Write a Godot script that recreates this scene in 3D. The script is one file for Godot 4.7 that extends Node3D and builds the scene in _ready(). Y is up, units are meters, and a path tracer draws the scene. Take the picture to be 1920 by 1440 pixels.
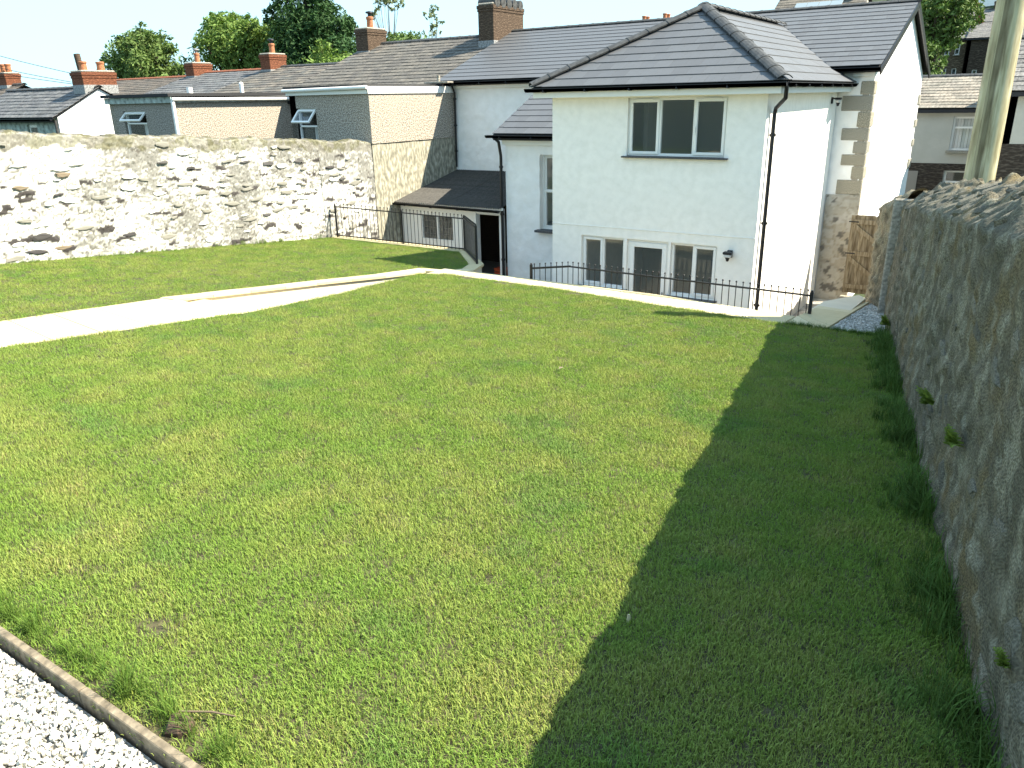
extends Node3D
# Back garden above a white rendered house. World axes: x runs right along the house's rear wall, y is up from the lawn's far edge, -z runs away from the garden into the house.
# P(a, y, b) turns (right along the house, up, away) into a point.

var rng := RandomNumberGenerator.new()
var M := {}
var org := Vector3.ZERO
var names := {}
const SUN_TO := Vector3(0.85, 1.0, -0.48)
const CAM := Vector3(8.644, 3.3, 14.638)


func P(a: float, y: float, b: float) -> Vector3:
	return Vector3(a, y, -b)


# ---------------------------------------------------------------- mesh builder
class MB:
	var v := PackedVector3Array()
	var n := PackedVector3Array()
	var c := PackedColorArray()
	var uv := PackedVector2Array()
	var col := Color(1, 1, 1)
	var colored := false

	func paint(k: Color) -> void:
		col = k
		colored = true

	func tri(p: Vector3, q: Vector3, r: Vector3) -> void:      # counter-clockwise seen from outside
		var m := (q - p).cross(r - p).normalized()
		trin(p, q, r, m, m, m)

	func trin(p: Vector3, q: Vector3, r: Vector3, a: Vector3, b: Vector3, d: Vector3) -> void:
		v.append(p); v.append(r); v.append(q)
		n.append(a); n.append(d); n.append(b)
		c.append(col); c.append(col); c.append(col)
		uv.append(Vector2.ZERO); uv.append(Vector2.ZERO); uv.append(Vector2.ZERO)

	func quad(p: Vector3, q: Vector3, r: Vector3, s: Vector3) -> void:
		tri(p, q, r)
		tri(p, r, s)

	func box(at: Vector3, size: Vector3, basis := Basis(), bevel := 0.0) -> void:
		var h := size * 0.5
		if bevel <= 0.0:
			var k := []
			for i in 8:
				k.append(at + basis * Vector3(h.x * (1 if i & 1 else -1), h.y * (1 if i & 2 else -1), h.z * (1 if i & 4 else -1)))
			quad(k[4], k[5], k[7], k[6]); quad(k[1], k[0], k[2], k[3]); quad(k[5], k[1], k[3], k[7])
			quad(k[0], k[4], k[6], k[2]); quad(k[6], k[7], k[3], k[2]); quad(k[0], k[1], k[5], k[4])
			return
		var g := minf(bevel, minf(h.x, minf(h.y, h.z)) * 0.9)
		for ax in 3:                                            # faces
			for s in [-1, 1]:
				var i := ax
				var j := (ax + 1) % 3
				var l := (ax + 2) % 3
				var q := []
				for w in [[-1, -1], [1, -1], [1, 1], [-1, 1]]:
					var p := Vector3.ZERO
					p[i] = h[i] * s
					p[j] = (h[j] - g) * w[0]
					p[l] = (h[l] - g) * w[1]
					q.append(at + basis * p)
				if s > 0:
					quad(q[0], q[1], q[2], q[3])
				else:
					quad(q[3], q[2], q[1], q[0])
		for ax in 3:                                            # bevelled edges along axis ax
			var j := (ax + 1) % 3
			var l := (ax + 2) % 3
			for sj in [-1, 1]:
				for sl in [-1, 1]:
					var q := []
					for w in [[-1, 0], [1, 0], [1, 1], [-1, 1]]:
						var p := Vector3.ZERO
						p[ax] = (h[ax] - g) * w[0]
						p[j] = (h[j] if w[1] == 0 else h[j] - g) * sj
						p[l] = (h[l] - g if w[1] == 0 else h[l]) * sl
						q.append(at + basis * p)
					if sj * sl < 0:
						quad(q[0], q[1], q[2], q[3])
					else:
						quad(q[3], q[2], q[1], q[0])
		for sx in [-1, 1]:
			for sy in [-1, 1]:
				for sz in [-1, 1]:
					var a := at + basis * Vector3(h.x * sx, (h.y - g) * sy, (h.z - g) * sz)
					var b := at + basis * Vector3((h.x - g) * sx, h.y * sy, (h.z - g) * sz)
					var d := at + basis * Vector3((h.x - g) * sx, (h.y - g) * sy, h.z * sz)
					if sx * sy * sz > 0:
						tri(a, b, d)
					else:
						tri(a, d, b)

	func span(lo: Vector3, hi: Vector3, bevel := 0.0) -> void:   # box from corner to corner
		box((lo + hi) * 0.5, (hi - lo).abs(), Basis(), bevel)

	func bar(p: Vector3, q: Vector3, w: float, h: float, up := Vector3.UP, bevel := 0.0) -> void:
		var z := (q - p).normalized()
		var x := up.cross(z).normalized()
		var y := z.cross(x)
		box((p + q) * 0.5, Vector3(w, h, p.distance_to(q)), Basis(x, y, z), bevel)

	func prism(poly: PackedVector2Array, o: Vector3, u: Vector3, w: Vector3, depth: float) -> void:   # polygon in (u, w), pushed back by depth along -(u x w)
		var nn := u.cross(w).normalized()
		var k := poly
		if Geometry2D.is_polygon_clockwise(k):
			k = poly.duplicate()
			k.reverse()
		var idx := Geometry2D.triangulate_polygon(k)
		var f := []
		for p in k:
			f.append(o + u * p.x + w * p.y)
		for i in range(0, idx.size(), 3):
			var a: Vector3 = f[idx[i]]
			var b: Vector3 = f[idx[i + 1]]
			var d: Vector3 = f[idx[i + 2]]
			if (b - a).cross(d - a).dot(nn) < 0:
				var e := b
				b = d
				d = e
			tri(a, b, d)
			tri(a - nn * depth, d - nn * depth, b - nn * depth)
		for i in f.size():
			var a: Vector3 = f[i]
			var b: Vector3 = f[(i + 1) % f.size()]
			quad(a - nn * depth, b - nn * depth, b, a)

	func tube(pts: Array, radii, sides := 8, caps := true) -> void:
		var rings := []
		var nrm := []
		var up := Vector3.UP
		for i in pts.size():
			var d: Vector3 = (pts[min(i + 1, pts.size() - 1)] - pts[max(i - 1, 0)]).normalized()
			if absf(d.dot(up)) > 0.95:
				up = Vector3.RIGHT if absf(d.x) < 0.9 else Vector3.FORWARD
			var x := up.cross(d).normalized()
			var y := d.cross(x)
			up = y if pts.size() > 2 else up
			var r: float = radii[i] if radii is Array else radii
			var ring := []
			var nr := []
			for s in sides:
				var t := TAU * s / sides
				var e := x * cos(t) + y * sin(t)
				ring.append(pts[i] + e * r)
				nr.append(e)
			rings.append(ring)
			nrm.append(nr)
		for i in pts.size() - 1:
			for s in sides:
				var t := (s + 1) % sides
				trin(rings[i][s], rings[i][t], rings[i + 1][t], nrm[i][s], nrm[i][t], nrm[i + 1][t])
				trin(rings[i][s], rings[i + 1][t], rings[i + 1][s], nrm[i][s], nrm[i + 1][t], nrm[i + 1][s])
		if caps:
			for s in range(1, sides - 1):
				tri(rings[0][0], rings[0][s + 1], rings[0][s])
				var e: int = pts.size() - 1
				tri(rings[e][0], rings[e][s], rings[e][s + 1])

	func lathe(o: Vector3, prof: Array, sides := 12) -> void:    # [[radius, height], ...] from bottom to top
		var pts := []
		var rad := []
		for k in prof:
			pts.append(o + Vector3(0, k[1], 0))
			rad.append(k[0])
		for i in pts.size() - 1:
			for s in sides:
				var t0 := TAU * s / sides
				var t1 := TAU * (s + 1) / sides
				var d0 := Vector3(cos(t0), 0, -sin(t0))
				var d1 := Vector3(cos(t1), 0, -sin(t1))
				var a: Vector3 = pts[i] + d0 * rad[i]
				var b: Vector3 = pts[i] + d1 * rad[i]
				var cc: Vector3 = pts[i + 1] + d1 * rad[i + 1]
				var dd: Vector3 = pts[i + 1] + d0 * rad[i + 1]
				var sl: float = (rad[i] - rad[i + 1]) / maxf(absf(pts[i + 1].y - pts[i].y), 1e-4)
				var n0 := (d0 + Vector3.UP * sl).normalized()
				var n1 := (d1 + Vector3.UP * sl).normalized()
				if rad[i] > 1e-4:
					trin(a, b, cc, n0, n1, n1)
				if rad[i + 1] > 1e-4:
					trin(a, cc, dd, n0, n1, n0)

	func ball(o: Vector3, r: float, sides := 8) -> void:
		var prof := []
		for i in 6:
			var t := -PI / 2 + PI * i / 5.0
			prof.append([r * cos(t), r * sin(t)])
		lathe(o, prof, sides)

	func mesh(shift: Vector3) -> ArrayMesh:
		var arr := []
		arr.resize(Mesh.ARRAY_MAX)
		var w := v
		if shift != Vector3.ZERO:
			w = Transform3D(Basis(), -shift) * v
		arr[Mesh.ARRAY_VERTEX] = w
		arr[Mesh.ARRAY_NORMAL] = n
		if colored:
			arr[Mesh.ARRAY_COLOR] = c
		var m := ArrayMesh.new()
		m.add_surface_from_arrays(Mesh.PRIMITIVE_TRIANGLES, arr)
		return m


# ---------------------------------------------------------------- things and parts
func numbered(called: String) -> String:
	if not names.has(called):
		names[called] = 0
		return called
	names[called] += 1
	return "%s_%03d" % [called, names[called]]


func tag(o: Node, label: String, category: String, group := "", kind := "") -> void:
	o.set_meta("label", label)
	if category:
		o.set_meta("category", category)
	if group:
		o.set_meta("group", group)
	if kind:
		o.set_meta("kind", kind)


func thing(called: String, base: Vector3, label: String, category: String, group := "") -> Node3D:
	var o := Node3D.new()
	o.name = numbered(called)
	add_child(o)
	o.position = base
	org = base
	tag(o, label, category, group)
	return o


func structure(called: String, base: Vector3, label: String) -> Node3D:
	var o := Node3D.new()
	o.name = numbered(called)
	add_child(o)
	o.position = base
	org = base
	tag(o, label, "", "", "structure")
	return o


func part(called: String, mb: MB, mat: Material, parent: Node3D) -> MeshInstance3D:
	var o := MeshInstance3D.new()
	o.name = called
	o.mesh = mb.mesh(org)
	o.material_override = mat
	parent.add_child(o, true)
	return o


func piece(called: String, mesh: Mesh, at: Transform3D, mat: Material, parent: Node3D) -> MeshInstance3D:
	var o := MeshInstance3D.new()
	o.name = called
	o.mesh = mesh
	o.material_override = mat
	o.transform = Transform3D(at.basis, at.origin - org)
	parent.add_child(o, true)
	return o


# ---------------------------------------------------------------- materials
func noise_tex(size: int, freq: float, sd: int, ramp: Array, kind := FastNoiseLite.TYPE_SIMPLEX_SMOOTH, oct := 4, stretch := Vector2.ONE) -> ImageTexture:
	var f := FastNoiseLite.new()
	f.noise_type = kind
	f.seed = sd
	f.frequency = freq
	f.fractal_octaves = oct
	var im := Image.create(size, size, false, Image.FORMAT_RGB8)
	var g := Gradient.new()
	var off := PackedFloat32Array()
	var cols := PackedColorArray()
	for k in ramp:
		off.append(k[0])
		cols.append(k[1])
	g.offsets = off
	g.colors = cols
	for y in size:
		for x in size:
			var u := float(x) / size * TAU
			var w := float(y) / size
			# seamless in both directions: blend over the edges
			var p := f.get_noise_2d(x * stretch.x, y * stretch.y)
			var bx := clampf((x - size * 0.8) / (size * 0.2), 0, 1)
			var by := clampf((y - size * 0.8) / (size * 0.2), 0, 1)
			if bx > 0:
				p = lerpf(p, f.get_noise_2d((x - size) * stretch.x, y * stretch.y), bx)
			if by > 0:
				var q := f.get_noise_2d(x * stretch.x, (y - size) * stretch.y)
				if bx > 0:
					q = lerpf(q, f.get_noise_2d((x - size) * stretch.x, (y - size) * stretch.y), bx)
				p = lerpf(p, q, by)
			im.set_pixel(x, y, g.sample(clampf(p * 0.75 + 0.5, 0, 1)))
	return ImageTexture.create_from_image(im)


func lin(r: float, g: float, b: float) -> Color:
	return Color(r, g, b).linear_to_srgb()


func mat(called: String, c: Color, rough := 0.85, tex: Texture2D = null, scale := 1.0, bump: Texture2D = null, depth := 0.0, vcol := false) -> StandardMaterial3D:
	var m := StandardMaterial3D.new()
	m.resource_name = called
	m.albedo_color = c
	m.roughness = rough
	m.metallic_specular = 0.4
	if tex:
		m.albedo_texture = tex
	if bump:
		m.heightmap_enabled = true
		m.heightmap_texture = bump
		m.heightmap_scale = depth
	if tex or bump:
		m.uv1_triplanar = true
		m.uv1_world_triplanar = true
		m.uv1_scale = Vector3.ONE * scale
	m.vertex_color_use_as_albedo = vcol
	M[called] = m
	return m


func make_materials() -> void:
	var W1 := Color(1, 1, 1)
	var mott := noise_tex(256, 0.02, 1, [[0.0, Color(0.955, 0.955, 0.95)], [0.5, Color(0.98, 0.98, 0.98)], [1.0, W1]], FastNoiseLite.TYPE_SIMPLEX_SMOOTH, 5)
	var strong := noise_tex(256, 0.03, 2, [[0.0, Color(0.52, 0.52, 0.52)], [0.45, Color(0.82, 0.81, 0.8)], [1.0, W1]], FastNoiseLite.TYPE_SIMPLEX_SMOOTH, 5)
	var fine := noise_tex(256, 0.11, 3, [[0.0, Color(0, 0, 0)], [1.0, W1]], FastNoiseLite.TYPE_SIMPLEX_SMOOTH, 3)
	var lumps := noise_tex(256, 0.025, 4, [[0.0, Color(0, 0, 0)], [1.0, W1]], FastNoiseLite.TYPE_SIMPLEX_SMOOTH, 5)
	var speck := noise_tex(256, 0.3, 5, [[0.0, Color(0.42, 0.4, 0.38)], [0.38, Color(0.68, 0.65, 0.62)], [0.6, Color(0.93, 0.91, 0.88)], [1.0, W1]], FastNoiseLite.TYPE_SIMPLEX_SMOOTH, 2)
	var grain := noise_tex(256, 0.05, 6, [[0.0, Color(0.6, 0.56, 0.5)], [0.5, Color(0.85, 0.83, 0.8)], [1.0, W1]], FastNoiseLite.TYPE_SIMPLEX_SMOOTH, 4, Vector2(1, 0.12))
	var stain := noise_tex(512, 0.012, 7, [[0.0, Color(0.5, 0.5, 0.47)], [0.35, Color(0.62, 0.61, 0.57)], [0.65, Color(0.76, 0.75, 0.71)], [1.0, Color(0.9, 0.89, 0.86)]], FastNoiseLite.TYPE_SIMPLEX_SMOOTH, 7, Vector2(2.6, 1.2))
	var courses := noise_tex(256, 0.06, 8, [[0.0, Color(0.45, 0.42, 0.4)], [0.4, Color(0.8, 0.78, 0.76)], [1.0, W1]], FastNoiseLite.TYPE_CELLULAR, 2, Vector2(0.5, 1.6))
	var gritty := noise_tex(512, 0.12, 9, [[0.0, Color(0.42, 0.41, 0.39)], [0.45, Color(0.75, 0.74, 0.71)], [0.7, Color(0.95, 0.95, 0.92)], [1.0, W1]], FastNoiseLite.TYPE_SIMPLEX_SMOOTH, 4)
	mat("white_render", lin(0.92, 0.88, 0.81), 0.9, mott, 0.8, fine, 0.15)
	mat("white_lumpy", lin(0.87, 0.86, 0.83), 0.85, mott, 0.5, lumps, 1.2)
	mat("white_gable", lin(0.86, 0.86, 0.84), 0.85, mott, 0.5, lumps, 0.8)
	mat("upvc", lin(0.80, 0.79, 0.75), 0.35)
	mat("fascia", lin(0.80, 0.79, 0.74), 0.4)
	mat("black_plastic", lin(0.012, 0.013, 0.016), 0.32)
	mat("black_metal", lin(0.014, 0.014, 0.016), 0.42)
	mat("slate_new_a", lin(0.108, 0.110, 0.114), 0.5, mott, 1.3)
	mat("slate_new_b", lin(0.102, 0.104, 0.108), 0.55, mott, 1.1)
	mat("slate_new_c", lin(0.115, 0.117, 0.12), 0.5, mott, 1.7)
	mat("slate_ridge", lin(0.085, 0.087, 0.085), 0.6, strong, 1.1)
	mat("slate_old", lin(1, 1, 1), 0.9, strong, 1.2, fine, 0.3, true)
	mat("slate_old_a", lin(0.17, 0.16, 0.14), 0.9, strong, 1.2, fine, 0.3)
	mat("slate_old_b", lin(0.148, 0.139, 0.125), 0.9, strong, 1.5, fine, 0.3)
	mat("slate_old_c", lin(0.195, 0.18, 0.155), 0.9, strong, 0.9, fine, 0.3)
	mat("roof_deck", lin(0.03, 0.03, 0.032), 0.9)
	mat("sill_slate", lin(0.11, 0.115, 0.125), 0.6, strong, 3.0)
	mat("pebbledash", lin(0.54, 0.50, 0.44), 0.95, speck, 0.33, speck, 1.5)
	mat("pebbledash_shaded", lin(0.42, 0.40, 0.375), 0.95, speck, 0.33, speck, 1.5)  # same pebbledash, shade of the unlit wing front put into its colour
	mat("whitewash_stained", lin(0.66, 0.64, 0.56), 0.9, stain, 0.5, lumps, 0.8)
	mat("grey_render", lin(0.46, 0.445, 0.39), 0.9, mott, 0.3, fine, 0.3)
	mat("grey_stone", lin(0.20, 0.18, 0.155), 0.95, courses, 0.7, courses, 2.0)
	mat("beige_stone", lin(0.36, 0.30, 0.21), 0.95, courses, 0.5, courses, 2.0)
	mat("dark_stone", lin(0.20, 0.165, 0.125), 0.95, courses, 0.5, courses, 2.0)
	mat("cream_render", lin(0.62, 0.56, 0.44), 0.9, mott, 0.6, fine, 0.2)
	mat("quoin", lin(0.5, 0.465, 0.39), 0.95, gritty, 0.7, gritty, 1.2)
	mat("quoin_grey", lin(0.48, 0.46, 0.41), 0.95, gritty, 0.9, gritty, 1.2)
	mat("brick_red", lin(0.56, 0.225, 0.12), 0.9, courses, 1.6, courses, 0.8)
	mat("brick_brown", lin(0.30, 0.225, 0.16), 0.95, courses, 1.4, courses, 1.0)
	mat("clay_pot", lin(0.56, 0.23, 0.11), 0.8, strong, 2.0)
	mat("clay_ridge", lin(0.36, 0.13, 0.07), 0.85, strong, 2.0)
	mat("lead", lin(0.36, 0.37, 0.37), 0.6, strong, 2.0)
	mat("mortar", lin(0.46, 0.43, 0.36), 0.95, strong, 2.0, lumps, 1.0)
	mat("paving_a", lin(0.56, 0.48, 0.29), 0.85, mott, 1.5, fine, 0.1)
	mat("paving_b", lin(0.53, 0.45, 0.27), 0.85, mott, 1.2, fine, 0.1)
	mat("paving_c", lin(0.60, 0.52, 0.33), 0.85, mott, 1.9, fine, 0.1)
	mat("concrete", lin(0.55, 0.53, 0.47), 0.9, strong, 0.6, fine, 0.2)
	mat("soil", lin(0.105, 0.095, 0.05), 1.0, strong, 1.5, lumps, 2.0)
	mat("wood_edge", lin(0.30, 0.25, 0.175), 0.85, strong, 1.6, fine, 0.15)
	mat("wood_gate", lin(0.28, 0.24, 0.17), 0.9, grain, 1.4, grain, 0.2)
	mat("wood_gate_b", lin(0.24, 0.205, 0.145), 0.9, grain, 1.1, grain, 0.2)
	mat("wood_gate_c", lin(0.32, 0.275, 0.195), 0.9, grain, 1.8, grain, 0.2)
	mat("pole_wood", lin(1, 1, 1), 0.9, grain, 1.0, grain, 0.4, true)
	mat("stone_wall", lin(1.0, 0.97, 0.88), 0.95, gritty, 0.9, gritty, 0.7, true)
	mat("stone_wall_fine", lin(1, 1, 1), 0.95, mott, 2.0, gritty, 1.6, true)
	mat("corrugated", lin(0.085, 0.081, 0.072), 0.75, strong, 1.0)
	mat("room", lin(0.40, 0.38, 0.34), 0.9)
	mat("dark_room", lin(0.26, 0.24, 0.21), 0.95)
	mat("curtain", lin(0.6, 0.6, 0.58), 0.9)
	mat("interior_brick", lin(0.24, 0.17, 0.11), 0.9, courses, 2.0)
	mat("white_paint", lin(0.78, 0.77, 0.73), 0.5)
	mat("green_paint", lin(0.42, 0.50, 0.47), 0.6, strong, 0.5)
	mat("gravel", lin(0.62, 0.61, 0.565), 0.8, null, 1.0, null, 0, true)
	mat("gravel_bed", lin(0.50, 0.49, 0.45), 0.95, strong, 4.0)
	mat("terrain", lin(0.05, 0.075, 0.025), 1.0, strong, 0.05)
	mat("road", lin(0.06, 0.06, 0.06), 0.9, strong, 0.5)
	mat("solar", lin(0.25, 0.3, 0.32), 0.2)
	mat("bark", lin(0.10, 0.08, 0.06), 0.95, grain, 2.0, grain, 0.5)
	mat("twig", lin(0.16, 0.12, 0.08), 0.95)
	var gl := mat("glass", Color(0.75, 0.85, 0.85, 0.06), 0.02)
	gl.transparency = BaseMaterial3D.TRANSPARENCY_ALPHA
	gl.metallic_specular = 0.5
	for k in [["grass", 0.9], ["leaf", 0.7], ["leaf_dark", 0.75]]:
		var m := mat(k[0], lin(1, 1, 1), k[1], null, 1, null, 0, true)
		m.metallic_specular = 0.3
		m.backlight_enabled = true
		m.backlight = Color(0.55, 0.6, 0.38)


# ---------------------------------------------------------------- shared builders
func fbm(sd: int, freq: float, oct := 4) -> FastNoiseLite:
	var f := FastNoiseLite.new()
	f.seed = sd
	f.noise_type = FastNoiseLite.TYPE_SIMPLEX_SMOOTH
	f.frequency = freq
	f.fractal_octaves = oct
	return f


# A wall sheet with thickness and rectangular openings [u0, v0, u1, v1]; o is its lower left corner seen from outside, u runs right, n points out.
func wall(mb: MB, o: Vector3, u: Vector3, w: float, h: float, thick: float, holes := [], step := 50.0, disp := 0.0, nz: FastNoiseLite = null) -> void:
	var n := u.cross(Vector3.UP).normalized()
	var xs := [0.0, w]
	var ys := [0.0, h]
	for k in holes:
		xs.append(k[0]); xs.append(k[2]); ys.append(k[1]); ys.append(k[3])
	for arr in [xs, ys]:
		arr.sort()
		var i := 0
		while i < arr.size() - 1:
			if arr[i + 1] - arr[i] < 1e-4:
				arr.remove_at(i + 1)
			elif arr[i + 1] - arr[i] > step * 1.3:
				arr.insert(i + 1, arr[i] + step)
				i += 1
			else:
				i += 1
	var nx := xs.size()
	var ny := ys.size()
	var pt := []
	for i in nx:
		var colm := []
		for j in ny:
			var p: Vector3 = o + u * xs[i] + Vector3.UP * ys[j]
			if disp > 0.0 and i > 0 and i < nx - 1:
				p += n * nz.get_noise_3d(p.x * 10, p.y * 14, p.z * 10) * disp
			colm.append(p)
		pt.append(colm)
	var open := func(i: int, j: int) -> bool:
		if i < 0 or j < 0 or i >= nx - 1 or j >= ny - 1:
			return true
		var cx: float = (xs[i] + xs[i + 1]) * 0.5
		var cy: float = (ys[j] + ys[j + 1]) * 0.5
		for k in holes:
			if cx > k[0] and cx < k[2] and cy > k[1] and cy < k[3]:
				return true
		return false
	var nr := func(i: int, j: int) -> Vector3:
		if disp <= 0.0:
			return n
		var a: Vector3 = pt[min(i + 1, nx - 1)][j] - pt[max(i - 1, 0)][j]
		var b: Vector3 = pt[i][min(j + 1, ny - 1)] - pt[i][max(j - 1, 0)]
		return a.cross(b).normalized()
	for i in nx - 1:
		for j in ny - 1:
			if open.call(i, j):
				continue
			var a: Vector3 = pt[i][j]
			var b: Vector3 = pt[i + 1][j]
			var c: Vector3 = pt[i + 1][j + 1]
			var d: Vector3 = pt[i][j + 1]
			mb.trin(a, b, c, nr.call(i, j), nr.call(i + 1, j), nr.call(i + 1, j + 1))
			mb.trin(a, c, d, nr.call(i, j), nr.call(i + 1, j + 1), nr.call(i, j + 1))
			var a2: Vector3 = o + u * xs[i] + Vector3.UP * ys[j] - n * thick
			var b2: Vector3 = a2 + u * (xs[i + 1] - xs[i])
			var c2: Vector3 = b2 + Vector3.UP * (ys[j + 1] - ys[j])
			var d2: Vector3 = a2 + Vector3.UP * (ys[j + 1] - ys[j])
			mb.quad(b2, a2, d2, c2)
			if open.call(i + 1, j):
				mb.quad(b, b2, c2, c)
			if open.call(i - 1, j):
				mb.quad(a2, a, d, d2)
			if open.call(i, j + 1):
				mb.quad(d, c, c2, d2)
			if open.call(i, j - 1):
				mb.quad(a2, b2, b, a)


# A frame of four bars round the rectangle x0..x1, y0..y1 in the plane (o, u, up).
func frame(mb: MB, o: Vector3, u: Vector3, x0: float, y0: float, x1: float, y1: float, w: float, d: float, out := 0.0) -> void:
	var n := u.cross(Vector3.UP).normalized()
	var bs := Basis(u, Vector3.UP, n)
	var q := o + n * (out - d * 0.5)
	mb.box(q + u * ((x0 + x1) * 0.5) + Vector3.UP * (y0 + w * 0.5), Vector3(x1 - x0, w, d), bs, 0.006)
	mb.box(q + u * ((x0 + x1) * 0.5) + Vector3.UP * (y1 - w * 0.5), Vector3(x1 - x0, w, d), bs, 0.006)
	mb.box(q + u * (x0 + w * 0.5) + Vector3.UP * ((y0 + y1) * 0.5), Vector3(w, y1 - y0 - 2 * w, d), bs, 0.006)
	mb.box(q + u * (x1 - w * 0.5) + Vector3.UP * ((y0 + y1) * 0.5), Vector3(w, y1 - y0 - 2 * w, d), bs, 0.006)


func pane(mb: MB, o: Vector3, u: Vector3, x0: float, y0: float, x1: float, y1: float, back: float) -> void:
	var n := u.cross(Vector3.UP).normalized()
	var q := o - n * back
	mb.quad(q + u * x0 + Vector3.UP * y0, q + u * x1 + Vector3.UP * y0, q + u * x1 + Vector3.UP * y1, q + u * x0 + Vector3.UP * y1)


# A window: outer frame, mullions, opening sashes and panes. lights = [[x0, x1, opens], ...]
func window(parent: Node3D, o: Vector3, u: Vector3, w: float, h: float, lights: Array, inset: float, fm: Material, fw := 0.06) -> MeshInstance3D:
	var n := u.cross(Vector3.UP).normalized()
	var q := o - n * inset
	var bs := Basis(u, Vector3.UP, n)
	var f := MB.new()
	frame(f, q, u, 0, 0, w, h, fw, 0.07)
	for i in lights.size() - 1:
		f.box(q - n * 0.035 + u * lights[i][1] + Vector3.UP * (h * 0.5), Vector3(fw, h - 2 * fw, 0.068), bs, 0.006)
	var win := part("window", f, fm, parent)
	for l in lights:
		var x0: float = l[0]
		var x1: float = l[1]
		x0 += fw if x0 <= 0.001 else fw * 0.5
		x1 -= fw if x1 >= w - 0.001 else fw * 0.5
		if l[2]:
			var s := MB.new()
			frame(s, q, u, x0 - 0.02, fw - 0.02, x1 + 0.02, h - fw + 0.02, 0.055, 0.05, 0.022)
			part("sash", s, fm, win)
			var g := MB.new()
			pane(g, q, u, x0 + 0.03, fw + 0.03, x1 - 0.03, h - fw - 0.03, 0.006)
			part("pane", g, M.glass, win)
		else:
			var g := MB.new()
			pane(g, q, u, x0 - 0.005, fw - 0.005, x1 + 0.005, h - fw + 0.005, 0.03)
			part("pane", g, M.glass, win)
	return win


# Slates or tiles laid in courses over a polygon in (x along eave, y up the slope). The nearest to the camera, up to limit, are pieces; the rest one mass.
func tile_roof(parent: Node3D, o: Vector3, u: Vector3, up_slope: Vector3, poly: PackedVector2Array, gauge: float, tw: float, mats: Array, limit: int, thick := 0.013, tint := [], rough := 0.0) -> void:
	var nn := u.cross(up_slope).normalized()
	var lo := Vector2(INF, INF)
	var hi := -lo
	for p in poly:
		lo = lo.min(p)
		hi = hi.max(p)
	var full := MB.new()
	full.box(Vector3(0, 0, 0), Vector3(tw - 0.003, gauge * 1.12, thick))
	var shared := full.mesh(Vector3.ZERO)
	var tilt := atan2(thick * 1.05, gauge)
	var todo := []
	var rows := int(ceil((hi.y - lo.y) / gauge))
	for r in rows:
		var y0 := lo.y + r * gauge
		var shift := 0.5 * tw if r % 2 else 0.0
		var cols := int(ceil((hi.x - lo.x) / tw)) + 1
		for k in cols:
			var x0 := lo.x + k * tw - shift
			var rect := PackedVector2Array([Vector2(x0, y0), Vector2(x0 + tw, y0), Vector2(x0 + tw, y0 + gauge), Vector2(x0, y0 + gauge)])
			var cut := Geometry2D.intersect_polygons(rect, poly)
			if cut.is_empty():
				continue
			var area := 0.0
			for i in cut[0].size():
				area += cut[0][i].cross(cut[0][(i + 1) % cut[0].size()]) * 0.5
			area = absf(area)
			if area < 0.004:
				continue
			var mid := o + u * (x0 + tw * 0.5) + up_slope * (y0 + gauge * 0.5)
			todo.append([mid.distance_squared_to(CAM), x0, y0, cut[0], area > tw * gauge * 0.98])
	todo.sort_custom(func(a, b): return a[0] < b[0])
	var mass := MB.new()
	for i in todo.size():
		var t: Array = todo[i]
		var wob := rng.randf_range(-1, 1) * rough
		var bs := Basis(u, up_slope, nn) * Basis(Vector3.RIGHT, -tilt) * Basis(Vector3.BACK, wob * 0.6)
		var lift := nn * (thick * (1.0 + absf(wob) * 25.0))
		var mm: Material = mats[rng.randi() % mats.size()]
		if i < limit:
			if t[4]:
				piece("tile", shared, Transform3D(bs, o + u * (t[1] + tw * 0.5) + up_slope * (t[2] + gauge * 0.5) + lift), mm, parent)
			else:
				var cb := MB.new()
				cut_tile(cb, t[3], o + lift, u, up_slope, nn, t[2], gauge, thick)
				part("tile", cb, mm, parent)
		else:
			if not tint.is_empty():
				var tc: Color = tint[rng.randi() % tint.size()]
				var q := rng.randf_range(0.85, 1.15)
				mass.paint(Color(tc.r * q, tc.g * q, tc.b * q))
			if t[4]:
				mass.box(o + u * (t[1] + tw * 0.5) + up_slope * (t[2] + gauge * 0.5) + lift, Vector3(tw - 0.003, gauge * 1.12, thick), bs)
			else:
				cut_tile(mass, t[3], o + lift, u, up_slope, nn, t[2], gauge, thick)
	if mass.v.size():
		var o2 := part("tiles", mass, mats[0] if tint.is_empty() else M.slate_old, parent)
		o2.set_meta("kind", "stuff")


func cut_tile(mb: MB, poly: PackedVector2Array, o: Vector3, u: Vector3, w: Vector3, nn: Vector3, y0: float, gauge: float, thick: float) -> void:
	var w2 := (w * gauge - nn * thick * 1.05).normalized()
	var p2 := PackedVector2Array()
	for p in poly:
		p2.append(Vector2(p.x, p.y - y0))
	mb.prism(p2, o + w * y0 + nn * thick, u, w2, thick)


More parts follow.
